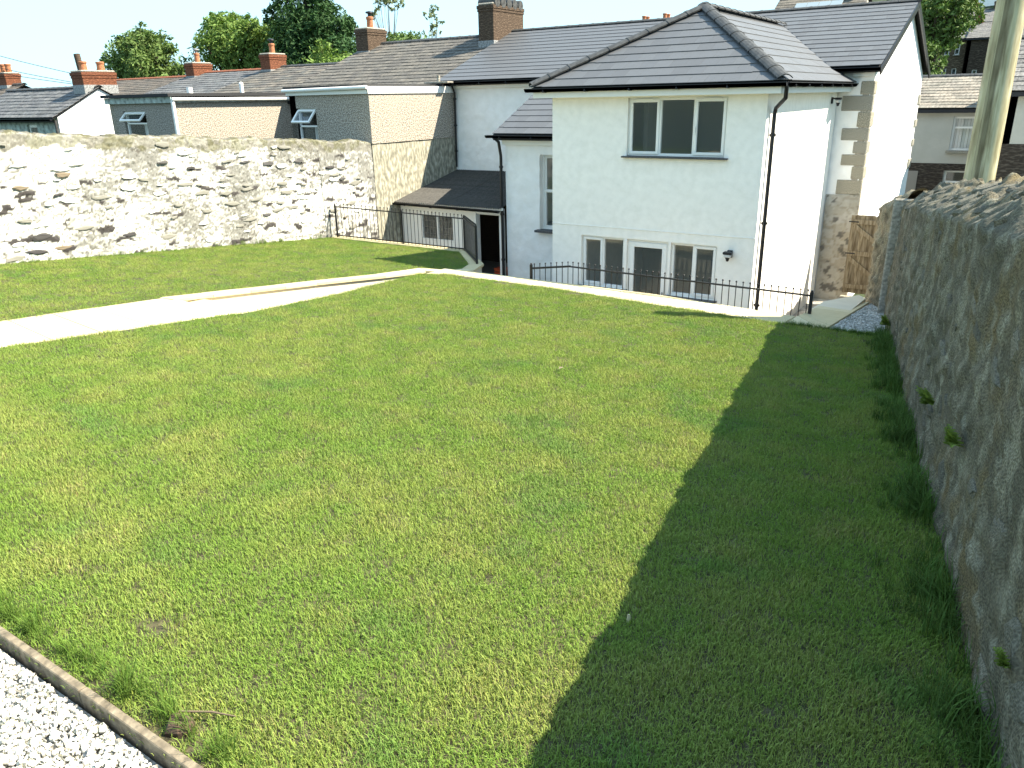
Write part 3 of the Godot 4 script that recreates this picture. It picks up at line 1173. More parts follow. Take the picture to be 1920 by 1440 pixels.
func build_ground() -> void:
	# the land: flat round the houses, a hill beyond them on the right
	var hill := func(a: float, b: float) -> float:
		var h := 30.0 * exp(-0.5 * (pow((a - 20.0) / 60.0, 2) + pow((b - 165.0) / 48.0, 2)))
		return -1.78 + maxf(h - 0.25, 0.0)
	var g := MB.new()
	var xs := []
	for i in 61:
		var t := i / 30.0 - 1.0
		xs.append(700.0 * t * absf(t))
	var zs := []
	for i in 81:
		zs.append(-60.0 + 900.0 * pow(i / 80.0, 1.8))
	for i in xs.size() - 1:
		for j in zs.size() - 1:
			var q := []
			for k in [[0, 0], [1, 0], [1, 1], [0, 1]]:
				var a: float = xs[i + k[0]]
				var b: float = zs[j + k[1]]
				q.append(P(a, hill.call(a, b), b))
			g.quad(q[0], q[1], q[2], q[3])
	var gr := structure("ground", Vector3.ZERO, "grassy land and hillside under the houses")
	part("terrain", g, M.terrain, gr)
	var cy := structure("courtyard", P(1, -1.7, -1), "sunken concrete yard between the lawns and the white house")
	var c := MB.new()
	c.span(P(-6.85, -1.72, -2.3), P(6.5, -1.62, 5.6))
	part("yard_floor", c, M.concrete, cy)

	# lawns
	var main := PackedVector2Array([Vector2(-1.36, -2.95), Vector2(-0.8, -2.6), Vector2(1.54, -2.66), Vector2(3.43, -2.9), Vector2(5.81, -3.09), Vector2(6.47, -3.1), Vector2(7.35, -2.85), Vector2(9.3, -13.44), Vector2(-1.1, -13.44), Vector2(-1.06, -10.83), Vector2(-0.9, -9.66), Vector2(-0.74, -8.04), Vector2(-0.64, -7.75), Vector2(-0.85, -5.6), Vector2(-1.06, -4.63)])
	var left := PackedVector2Array([Vector2(-6.85, -16), Vector2(-2.2, -16), Vector2(-2.22, -10.3), Vector2(-2.39, -7.95), Vector2(-2.12, -5.25), Vector2(-1.92, -3.64), Vector2(-1.9, -2.3), Vector2(-1.36, -2.02), Vector2(-1.3, -1.63), Vector2(-1.62, -0.94), Vector2(-3.08, 0.62), Vector2(-6.85, -0.15)])
	var yf_main := func(_a: float, b: float) -> float: return lawn_y(b)
	var yf_left := func(a: float, b: float) -> float: return left_lawn_y(a, b)
	var l1 := structure("lawn", P(3, 0.3, -8), "mown lawn sloping gently down to the pale coping above the yard")
	var m1 := MB.new()
	sheet(m1, main, yf_main, 1.9)
	part("turf_bed", m1, M.soil, l1)
	var l2 := structure("lawn", P(-4, 0.2, -5), "narrower lawn beside the whitewashed rubble wall")
	var m2 := MB.new()
	sheet(m2, left, yf_left, 1.9)
	part("turf_bed", m2, M.soil, l2)
	bare = [[5.43, -13.02, 0.17], [6.12, -13.38, 0.14], [4.75, -12.85, 0.06], [2.5, -6.2, 0.1], [4.1, -8.6, 0.1], [-0.3, -2.75, 0.35], [0.6, -2.8, 0.3], [2.2, -2.95, 0.3], [6.0, -10.8, 0.07], [1.6, -7.2, 0.08], [4.9, -10.4, 0.12], [3.4, -4.9, 0.1]]
	var dense := func(a: float, b: float) -> float:
		var d := Vector2(a - 8.64, b + 14.64).length()
		return clampf(1250.0 - d * 75.0, 420.0, 1000.0)
	grass_on("grass", main, yf_main, dense, "short green grass growing over the wide lawn in front of the coping")
	var thin := func(_a: float, _b: float) -> float: return 330.0
	grass_on("grass", left, yf_left, thin, "short green grass growing over the narrow lawn by the whitewashed wall")
	# longer blades left uncut along the foot of the dark wall and at the gravel patch
	var xf := []
	var cols := PackedColorArray()
	var nn := fbm(91, 1.4, 3)
	for k in 900:
		var b := rng.randf_range(-13.3, -2.9)
		if nn.get_noise_1d(b) + 0.3 < rng.randf() * 0.7:
			continue
		var off := absf(rng.randfn(0.0, 0.13))
		var a := wall_base_a(b) - 0.02 - off
		var s := rng.randf_range(0.6, 1.3) * (1.0 - off * 1.2)
		if s < 0.25:
			continue
		xf.append(Transform3D(Basis(Vector3.UP, rng.randf() * TAU).scaled(Vector3(s, s, s)), P(a, lawn_y(b) - 0.01, b)))
		var q := rng.randf_range(0.7, 1.2)
		cols.append(Color(0.085 * q, 0.15 * q, 0.035 * q))
	for k in 160:
		var a := rng.randf_range(5.9, 7.2)
		xf.append(Transform3D(Basis(Vector3.UP, rng.randf() * TAU).scaled(Vector3.ONE * rng.randf_range(0.25, 0.5)), P(a, lawn_y(-3.1) - 0.01, -3.12 + rng.randf_range(-0.06, 0.03))))
		cols.append(Color(0.08, 0.15, 0.03))
	for k in 260:                                                  # tufts on the near edge by the boards and beside the path
		var a := rng.randf_range(3.5, 9.0)
		xf.append(Transform3D(Basis(Vector3.UP, rng.randf() * TAU).scaled(Vector3.ONE * rng.randf_range(0.25, 0.6)), P(a, lawn_y(-13.4), -13.4 + absf(rng.randfn(0, 0.05)))))
		cols.append(Color(0.1, 0.17, 0.03))
	for k in 90:                                                    # a few weeds at the foot of the whitewashed wall
		var b := rng.randf_range(-9.0, -0.3)
		xf.append(Transform3D(Basis(Vector3.UP, rng.randf() * TAU).scaled(Vector3.ONE * rng.randf_range(0.2, 0.7)), P(-6.76 + absf(rng.randfn(0, 0.04)), left_lawn_y(-6.76, b), b)))
		cols.append(Color(0.13, 0.2, 0.04))
	scatter("long_grass", grass_clump(7, 26, 0.05, 0.09, 0.24, 0.0055), M.grass, xf, cols, "longer uncut grass tufts along the foot of the dark stone wall")

	# coping along the yard, in front of the main lawn
	var rw := thing("retaining_wall", P(2.5, -1.65, -2.3), "low retaining wall with cream stone coping between the wide lawn and the yard", "retaining wall")
	var rb := MB.new()
	rb.prism(PackedVector2Array([Vector2(-1.32, -2.9), Vector2(-0.8, -2.6), Vector2(5.8, -3.0), Vector2(6.4, -2.9), Vector2(6.55, -0.4), Vector2(6.4, -0.2), Vector2(5.98, -0.95), Vector2(5.83, -2.36), Vector2(5.0, -2.1), Vector2(-1.3, -2.1)]), Vector3(0, -0.075, 0), Vector3.RIGHT, Vector3.FORWARD, 1.65)
	part("rendered_face", rb, M.cream_render, rw)
	slabs(rw, "coping_slab", [P(-1.38, -0.01, -2.93), P(-0.8, -0.015, -2.57), P(1.54, -0.01, -2.63), P(3.43, 0.0, -2.88), P(5.81, 0.005, -3.07)], [P(-1.42, -0.03, -2.05), P(-0.78, -0.03, -2.03), P(1.5, -0.03, -2.03), P(3.3, -0.03, -2.03), P(5.86, -0.02, -2.36)], 0.62, 0.05)
	slabs(rw, "coping_slab", [P(5.82, 0.005, -3.07), P(6.44, 0.01, -3.06), P(6.46, 0.0, -2.7), P(6.62, -0.13, -0.4)], [P(5.87, -0.02, -2.35), P(5.88, -0.02, -2.3), P(5.9, -0.02, -2.2), P(6.02, -0.1, -0.9)], 0.8, 0.05)
	# kerb of the left lawn
	var lk := thing("retaining_wall", P(-2.2, -1.65, -4), "raised cream kerb wall round the end of the narrow lawn beside the steps", "retaining wall")
	var kp := [Vector2(-2.39, -7.95), Vector2(-2.12, -5.25), Vector2(-1.92, -3.64), Vector2(-1.9, -2.3), Vector2(-1.36, -2.02), Vector2(-1.3, -1.63), Vector2(-1.62, -0.94), Vector2(-3.08, 0.62), Vector2(-6.8, -0.15)]
	var ko := [Vector2(-2.13, -7.9), Vector2(-1.86, -5.2), Vector2(-1.66, -3.64), Vector2(-1.62, -2.45), Vector2(-1.1, -2.12), Vector2(-1.0, -1.6), Vector2(-1.35, -0.75), Vector2(-3.0, 0.92), Vector2(-6.85, 0.12)]
	var ki := []
	var kou := []
	for i in kp.size():
		var y := left_lawn_y(kp[i].x, kp[i].y) + 0.02
		ki.append(P(kp[i].x, y, kp[i].y))
		kou.append(P(ko[i].x, y - 0.004, ko[i].y))
	slabs(lk, "coping_slab", ki, kou, 0.7, 0.05)
	var kb := MB.new()
	for i in kp.size() - 1:
		var a: Vector3 = kou[i].lerp(ki[i], 0.16) - Vector3.UP * 0.055
		var b: Vector3 = kou[i + 1].lerp(ki[i + 1], 0.16) - Vector3.UP * 0.055
		var d0: Vector3 = ki[i] - Vector3.UP * 0.055
		var d1: Vector3 = ki[i + 1] - Vector3.UP * 0.055
		var dn := Vector3.DOWN * 1.7
		kb.quad(b + dn, a + dn, a, b)
		kb.quad(d0 + dn, d1 + dn, d1, d0)
		kb.quad(a, d0, d1, b)
	part("rendered_face", kb, M.cream_render, lk)
	# the paved path and the steps that lead down between the lawns
	var path := structure("path", P(-1.6, 0.6, -11), "cream paved path running beside the wide lawn")
	slabs(path, "paving_slab", [P(-1.08, lawn_y(-16) - 0.02, -16), P(-1.06, lawn_y(-10.83) - 0.02, -10.83), P(-0.9, lawn_y(-9.66) - 0.02, -9.66), P(-0.66, lawn_y(-7.75) - 0.02, -7.75)], [P(-2.22, left_lawn_y(-2.2, -16), -16), P(-2.26, left_lawn_y(-2.2, -10.75) + 0.012, -10.75), P(-2.33, left_lawn_y(-2.3, -9.6) + 0.012, -9.6), P(-2.36, left_lawn_y(-2.3, -7.85) + 0.01, -7.82)], 0.62, 0.06, 0.006)
	var steps := thing("garden_steps", P(-1.4, -1.65, -5), "cream stone steps going down between the two lawns", "steps")
	var b := -7.8
	var y := 0.40
	for i in 14:
		var sb := MB.new()
		var b2 := b + 0.42
		sb.span(P(-2.14, y - 0.16, b), P(-0.6, y, b2 - 0.004), 0.008)
		part("step", sb, [M.paving_a, M.paving_b, M.paving_c][i % 3], steps)
		b = b2
		y -= 0.145
	# white gravel
	var gb := structure("gravel_bed", P(4, 0.95, -15), "bed under the white gravel beside the timber edging")
	var gm := MB.new()
	sheet(gm, PackedVector2Array([Vector2(-2, -13.5), Vector2(9.3, -13.5), Vector2(9.9, -17.4), Vector2(-2, -17.4)]), func(_a, bb): return lawn_y(-13.5) - 0.055 + 0.0 * bb, 0.3)
	part("bed", gm, M.gravel_bed, gb)
	var gs := []
	var gc := [PackedColorArray(), PackedColorArray(), PackedColorArray()]
	var gx := [[], [], []]
	for k in 36000:
		var a := rng.randf_range(3.4, 8.2) if k < 30000 else rng.randf_range(-1.8, 9.4)
		var bb := -13.52 - rng.randf() * (1.0 if k < 30000 else 3.8)
		var s := rng.randf_range(0.009, 0.024)
		var v := rng.randi() % 3
		gx[v].append(Transform3D(Basis.from_euler(Vector3(rng.randf() * TAU, rng.randf() * TAU, rng.randf() * TAU)).scaled_local(Vector3(s * rng.randf_range(0.8, 1.5), s, s * rng.randf_range(0.7, 1.0))), P(a, lawn_y(-13.5) - 0.05 + rng.randf() * 0.028, bb)))
		var q := rng.randf_range(0.82, 1.08)
		if rng.randf() < 0.06:
			q *= 0.55
		gc[v].append(Color(q, q * rng.randf_range(0.96, 1.0), q * rng.randf_range(0.86, 1.0)))
	var st := stone_meshes(95, 3, 0.2)
	var g0 := scatter("gravel", st[0], M.gravel, gx[0], gc[0], "loose white gravel stones beside the timber edging")
	scatter("gravel_stones", st[1], M.gravel, gx[1], gc[1], "", g0)
	scatter("gravel_stones", st[2], M.gravel, gx[2], gc[2], "", g0)
	var gp := structure("gravel_bed", P(6.8, -0.05, -2), "small bed of grey white chippings between coping and dark wall")
	var gm2 := MB.new()
	sheet(gm2, PackedVector2Array([Vector2(6.4, -3.08), Vector2(7.4, -3.08), Vector2(7.05, -1.1), Vector2(6.6, -0.3), Vector2(6.45, -2.7)]), func(_a, bb): return lawn_y(bb) * 0.75 - 0.035, 0.3)
	part("bed", gm2, M.gravel_bed, gp)
	var cx := []
	var cc := PackedColorArray()
	var tri := PackedVector2Array([Vector2(6.47, -3.08), Vector2(7.35, -3.05), Vector2(7.0, -1.1), Vector2(6.64, -0.4), Vector2(6.49, -2.7)])
	while cx.size() < 5000:
		var a := rng.randf_range(6.4, 7.4)
		var bb := rng.randf_range(-3.08, -0.4)
		if not Geometry2D.is_point_in_polygon(Vector2(a, bb), tri):
			continue
		var s := rng.randf_range(0.014, 0.03)
		cx.append(Transform3D(Basis.from_euler(Vector3(rng.randf() * TAU, rng.randf() * TAU, 0)).scaled_local(Vector3(s, s, s)), P(a, lawn_y(bb) * 0.75 - 0.03 + rng.randf() * 0.015, bb)))
		var q := rng.randf_range(0.6, 0.95)
		cc.append(Color(q, q, q))
	scatter("gravel", st[1], M.gravel, cx, cc, "grey white stone gravel in the small patch against the dark wall")
	# timber edging boards
	var te := thing("timber_edging", P(4.0, 0.9, -13.47), "thin weathered timber boards edging the white gravel", "edging")
	var a := -1.8
	while a < 9.3:
		var l := 1.85
		var mb := MB.new()
		var z := 0.0
		var bow := 0.012
		var y1 := lawn_y(-13.47) + 0.022
		mb.bar(P(a + 0.003, y1 - 0.06, -13.47 + bow * sin(a * 1.7)), P(a + l - 0.003, y1 - 0.06, -13.47 + bow * sin((a + l) * 1.7)), 0.036, 0.13, Vector3.UP, 0.004)
		part("edging_board", mb, M.wood_edge, te)
		var pg := MB.new()
		pg.span(P(a + 0.9, y1 - 0.25, -13.425), P(a + 0.94, y1 - 0.012, -13.39), 0.004)
		part("peg", pg, M.wood_edge, te)
		a += l


# ---------------------------------------------------------------- railings
func railing(t: Node3D, p: Vector3, q: Vector3, h: float, bars: int, low: bool, low_y := 0.05, tail := 0.0) -> void:
	# p and q are points on the ground line under each end; rails follow the line
	var d := (q - p)
	var r := MB.new()
	r.bar(p + Vector3.UP * h, q + Vector3.UP * h, 0.04, 0.025, Vector3.UP, 0.003)
	part("top_rail", r, M.black_metal, t)
	if low:
		var l := MB.new()
		l.bar(p + Vector3.UP * low_y, q + Vector3.UP * low_y, 0.04, 0.025, Vector3.UP, 0.003)
		part("bottom_rail", l, M.black_metal, t)
	var bm := MB.new()
	bm.tube([Vector3(0, -tail, 0), Vector3(0, h + 0.07, 0)], 0.0075, 6)
	bm.ball(Vector3(0, h + 0.085, 0), 0.017, 8)
	var sh := bm.mesh(Vector3.ZERO)
	for i in bars:
		piece("bar", sh, Transform3D(Basis(), p + d * ((i + 0.5) / bars)), M.black_metal, t)


func post(t: Node3D, p: Vector3, h: float, w := 0.04) -> void:
	var m := MB.new()
	m.box(p + Vector3.UP * (h * 0.5), Vector3(w, h, w), Basis(), 0.004)
	m.ball(p + Vector3.UP * (h + 0.012), w * 0.45, 8)
	part("post", m, M.black_metal, t)


func build_railings() -> void:
	var t := thing("railing", P(-4.5, -0.15, 0.4), "black metal railing with ball finials along the end of the narrow lawn", "railing")
	var p0 := P(-6.7, -0.09, 0.03)
	var p1 := P(-4.75, -0.18, 0.43)
	var p2 := P(-3.02, -0.27, 0.78)
	var p3 := P(-1.47, -0.17, -0.84)
	railing(t, p0, p1, 0.80, 18, true)
	railing(t, p1, p2, 0.80, 17, true)
	railing(t, p2, p3, 0.80, 16, true)
	for p in [p0, p1, p2, p3]:
		post(t, p - Vector3.UP * 0.02, 0.88)
	var r := thing("railing", P(3.5, -0.7, -1.98), "long low black metal railing with ball finials in front of the glazed door", "railing")
	var q0 := P(0.68, 0.0, -1.98)
	var q1 := P(1.56, 0.0, -1.98)
	var q2 := P(6.0, -0.02, -2.06)
	var d := q1 - q0
	var b := MB.new()
	b.bar(P(0.68, 0.165, -1.98), P(1.56, 0.29, -1.98), 0.035, 0.035, Vector3.UP, 0.003)
	part("top_rail", b, M.black_metal, r)
	var bm := MB.new()
	bm.tube([Vector3(0, -0.6, 0), Vector3(0, 0.36, 0)], 0.0075, 6)
	bm.ball(Vector3(0, 0.372, 0), 0.016, 8)
	var sh := bm.mesh(Vector3.ZERO)
	for i in 7:
		var k := (i + 0.6) / 7.0
		piece("bar", sh, Transform3D(Basis(), q0 + d * k + Vector3.UP * (-0.125 + 0.125 * k)), M.black_metal, r)
	railing(r, q1, q2, 0.285, 38, true, -0.5, 0.6)
	post(r, P(0.68, -0.7, -1.98), 0.94, 0.045)
	post(r, P(6.0, -0.7, -2.06), 1.02, 0.05)
	for i in 6:                                                     # stays into the face of the wall
		var m := MB.new()
		var x := 1.6 + i * 0.86
		m.bar(P(x, -0.5, -2.0 - 0.01 * i), P(x, -0.5, -2.2), 0.02, 0.02)
		part("stay", m, M.black_metal, r)


# ---------------------------------------------------------------- the white house
const UX := Vector3(1, 0, 0)
const UB := Vector3(0, 0, -1)                                       # right, along a wall that faces right


func quad_wall(called: String, parent: Node3D, m: Material, o: Vector3, u: Vector3, w: float, h: float, thick: float, holes := [], step := 50.0, disp := 0.0, sd := 1) -> MeshInstance3D:
	var mb := MB.new()
	wall(mb, o, u, w, h, thick, holes, step, disp, fbm(sd, 0.35, 4))
	return part(called, mb, m, parent)


func lamp(parent: Node3D, at: Vector3, out: Vector3) -> void:
	var mb := MB.new()
	mb.box(at, Vector3(0.1, 0.14, 0.03) if absf(out.z) > 0.5 else Vector3(0.03, 0.14, 0.1), Basis(), 0.006)
	mb.bar(at + Vector3.UP * 0.04, at + out * 0.12 + Vector3.UP * 0.04, 0.03, 0.03)
	var b := at + out * 0.13
	mb.box(b + Vector3.UP * 0.035, Vector3(0.17, 0.05, 0.12) if absf(out.z) > 0.5 else Vector3(0.12, 0.05, 0.17), Basis(), 0.012)
	mb.lathe(b + Vector3.DOWN * 0.13, [[0.0, 0], [0.025, 0.01], [0.035, 0.05], [0.05, 0.08]], 8)
	var l := part("wall_lamp", mb, M.black_metal, parent)
	var g := MB.new()
	g.box(b + Vector3.DOWN * 0.02, Vector3(0.13, 0.055, 0.09) if absf(out.z) > 0.5 else Vector3(0.09, 0.055, 0.13), Basis(), 0.01)
	part("lens", g, M.curtain, l)


func pipe(parent: Node3D, pts: Array, r := 0.034) -> void:
	var mb := MB.new()
	mb.tube(pts, r, 10)
	var p := part("downpipe", mb, M.black_plastic, parent)
	var a: Vector3 = pts[pts.size() - 2]
	var b: Vector3 = pts[pts.size() - 1]
	for i in 3:
		var c := MB.new()
		var at := a.lerp(b, 0.08 + 0.35 * i)
		c.lathe(at - Vector3.UP * 0.03, [[0, 0], [r * 1.25, 0], [r * 1.25, 0.06], [0, 0.06]], 10)
		c.box(at, Vector3(0.12, 0.035, 0.03), Basis(), 0.004)
		part("pipe_clip", c, M.black_plastic, p)


func build_extension() -> void:
	var t := thing("house_extension", P(2.2, -1.65, -2), "white two storey rear extension with hipped grey tiled roof", "house extension")
	var y0 := -1.65
	var holes := [[1.72, 2.18 - y0, 3.72, 3.27 - y0], [0.72, -0.55 - y0, 1.73, 0.53 - y0], [1.79, 0.02, 2.71, 0.53 - y0], [2.76, -0.55 - y0, 3.72, 0.53 - y0]]
	quad_wall("front_wall", t, M.white_render, P(0, y0, 0), UX, 4.436, 4.95, 0.28, holes)
	quad_wall("side_wall", t, M.white_render, P(4.44, y0, 0.003), UB, 5.55, 4.95, 0.28)
	quad_wall("far_side_wall", t, M.white_render, P(0.0, y0, 5.5), -UB, 5.2, 4.95, 0.28)
	var inn := MB.new()
	inn.span(P(0.29, 0.80, 0.29), P(4.15, 0.98, 5.4))
	inn.span(P(0.29, 3.31, 0.29), P(4.15, 3.36, 5.4))
	inn.span(P(0.29, y0 + 0.01, 0.29), P(4.15, y0 + 0.06, 5.4))
	inn.span(P(0.29, y0 + 0.06, 4.2), P(4.15, 3.3, 4.3))
	inn.span(P(1.35, 0.98, 1.6), P(1.45, 3.3, 4.2))
	part("rooms", inn, M.room, t)
	# bead where the upper render stops above the ground floor
	var bd := MB.new()
	bd.box(P(2.22, 0.735, -0.006), Vector3(4.44, 0.018, 0.014), Basis(), 0.004)
	bd.box(P(2.22, 2.0, -0.004), Vector3(0.001, 0.001, 0.001))
	part("render_bead", bd, M.white_render, t)
	var w := window(t, P(1.72, 2.18, 0), UX, 2.0, 1.09, [[0, 0.66, true], [0.66, 1.36, false], [1.36, 2.0, true]], 0.06, M.upvc, 0.055)
	var s := MB.new()
	s.box(P(2.72, 2.165, -0.01), Vector3(2.16, 0.03, 0.17), Basis(), 0.006)
	part("sill", s, M.sill_slate, w)
	var hd := MB.new()
	hd.box(P(3.12, 2.68, -0.005), Vector3(0.025, 0.12, 0.03), Basis(), 0.004)
	part("handle", hd, M.upvc, w)
	for k in 2:
		var vt := MB.new()
		vt.box(P([2.05, 3.42][k], 3.235, 0.03), Vector3(0.36, 0.018, 0.02), Basis(), 0.004)
		part("trickle_vent", vt, M.fascia, w)
	for k in 2:
		var x: float = [0.72, 2.76][k]
		var ww: float = [1.01, 0.96][k]
		var lights := [[0, 0.5, true], [0.5, ww, false]] if k == 0 else [[0, 0.47, false], [0.47, ww, true]]
		var lw := window(t, P(x, -0.55, 0), UX, ww, 1.08, lights, 0.06, M.upvc, 0.055)
		var ls := MB.new()
		ls.box(P(x + ww * 0.5, -0.57, -0.02), Vector3(ww + 0.14, 0.035, 0.2), Basis(), 0.006)
		part("sill", ls, M.sill_slate, lw)
	var dm := MB.new()
	frame(dm, P(1.79, y0 + 0.02, 0.06), UX, 0, 0, 0.92, 2.16, 0.06, 0.07)
	frame(dm, P(1.79, y0 + 0.02, 0.06), UX, 0.05, 0.05, 0.87, 2.1, 0.10, 0.05, 0.02)
	var dr := part("door", dm, M.upvc, t)
	var dg := MB.new()
	pane(dg, P(1.79, y0 + 0.02, 0.06), UX, 0.13, 0.13, 0.79, 2.02, 0.008)
	part("pane", dg, M.glass, dr)
	var dh := MB.new()
	dh.box(P(2.61, -0.62, 0.02), Vector3(0.03, 0.2, 0.02), Basis(), 0.004)
	dh.bar(P(2.61, -0.6, -0.02), P(2.5, -0.6, -0.02), 0.02, 0.02)
	part("handle", dh, M.lead, dr)
	lamp(t, P(3.98, 0.41, -0.02), Vector3(0, 0, 1))
	lamp(t, P(4.46, 3.12, 5.0), Vector3(1, 0, 0))
	# eaves
	var so := MB.new()
	so.span(P(-0.27, 3.302, -0.27), P(4.71, 3.33, -0.004), 0.0)
	so.span(P(4.446, 3.303, 0.0), P(4.71, 3.331, 5.58), 0.0)
	so.span(P(-0.27, 3.303, 0.0), P(-0.006, 3.331, 5.0), 0.0)
	part("soffit", so, M.fascia, t)
	var fa := MB.new()
	fa.span(P(-0.29, 3.295, -0.292), P(4.73, 3.47, -0.272), 0.003)
	fa.span(P(4.712, 3.296, -0.27), P(4.732, 3.469, 5.59), 0.003)
	fa.span(P(-0.292, 3.296, -0.27), P(-0.272, 3.469, 5.0), 0.003)
	part("fascia", fa, M.fascia, t)
	gutter(t, P(-0.43, 3.475, -0.36), P(4.84, 3.475, -0.36), Vector3(0, 0, 1), 0.06)
	gutter(t, P(4.80, 3.473, -0.30), P(4.80, 3.473, 5.9), Vector3(1, 0, 0), 0.06)
	pipe(t, [P(4.8, 3.42, -0.22), P(4.8, 3.22, -0.22), P(4.53, 3.05, 0.22), P(4.51, 2.95, 0.24), P(4.51, -1.6, 0.24)], 0.036)
	# roof
	var ap := P(2.22, 5.0, 2.55)
	var el := P(-0.36, 3.5, -0.32)
	var er := P(4.8, 3.5, -0.32)
	var rend := P(2.22, 5.0, 8.5)
	var rm := MB.new()
	var dn := Vector3.DOWN * 0.03
	rm.tri(el + dn, er + dn, ap + dn)
	rm.quad(er + dn, P(4.8, 3.47, 5.6), rend + dn, ap + dn)
	rm.quad(P(-0.36, 3.47, 5.6), el + dn, ap + dn, rend + dn)
	rm.quad(P(-0.36, 3.462, 5.6), P(4.8, 3.462, 5.6), er + dn * 1.2, el + dn * 1.2)
	var roof := part("roof", rm, M.roof_deck, t)
	var sl := [M.slate_new_a, M.slate_new_b, M.slate_new_c]
	var fl := Vector2(2.87, 1.5).length()
	tile_roof(roof, el, UX, Vector3(0, 1.5, -2.87).normalized(), PackedVector2Array([Vector2(0, 0), Vector2(5.16, 0), Vector2(2.58, fl)]), 0.318, 0.31, sl, 200)
	var k2 := Vector2(2.58, 1.5).length() / 2.58
	tile_roof(roof, er, UB, Vector3(-2.58, 1.5, 0).normalized(), PackedVector2Array([Vector2(0, 0), Vector2(5.9, 0), Vector2(5.9, 0.585 * k2), Vector2(5.67, 0.585 * k2), Vector2(8.71, 2.58 * k2), Vector2(2.87, 2.58 * k2)]), 0.318, 0.31, sl, 260)
	var lm := MB.new()                                             # left slope, out of view from the garden
	lm.quad(P(-0.36, 3.49, 5.5), el + Vector3.UP * 0.01, ap + Vector3.UP * 0.01, rend + Vector3.UP * 0.01)
	part("left_slope", lm, M.slate_new_a, roof)
	ridge_tiles(roof, el + Vector3.UP * 0.105, ap + Vector3.UP * 0.115, 0.46, 0.14, M.slate_ridge, 0.45)
	ridge_tiles(roof, er + Vector3.UP * 0.105, ap + Vector3.UP * 0.115, 0.46, 0.14, M.slate_ridge, 0.45)
	ridge_tiles(roof, ap + Vector3.UP * 0.115, P(2.22, 5.1, 8.3), 0.46, 0.14, M.slate_ridge, 0.5)
	var va := MB.new()
	va.bar(P(2.26, 5.0, 8.36), P(4.25, 3.86, 5.4), 0.2, 0.012, Vector3(0.3, 1, 0.3))
	part("valley", va, M.black_plastic, roof)


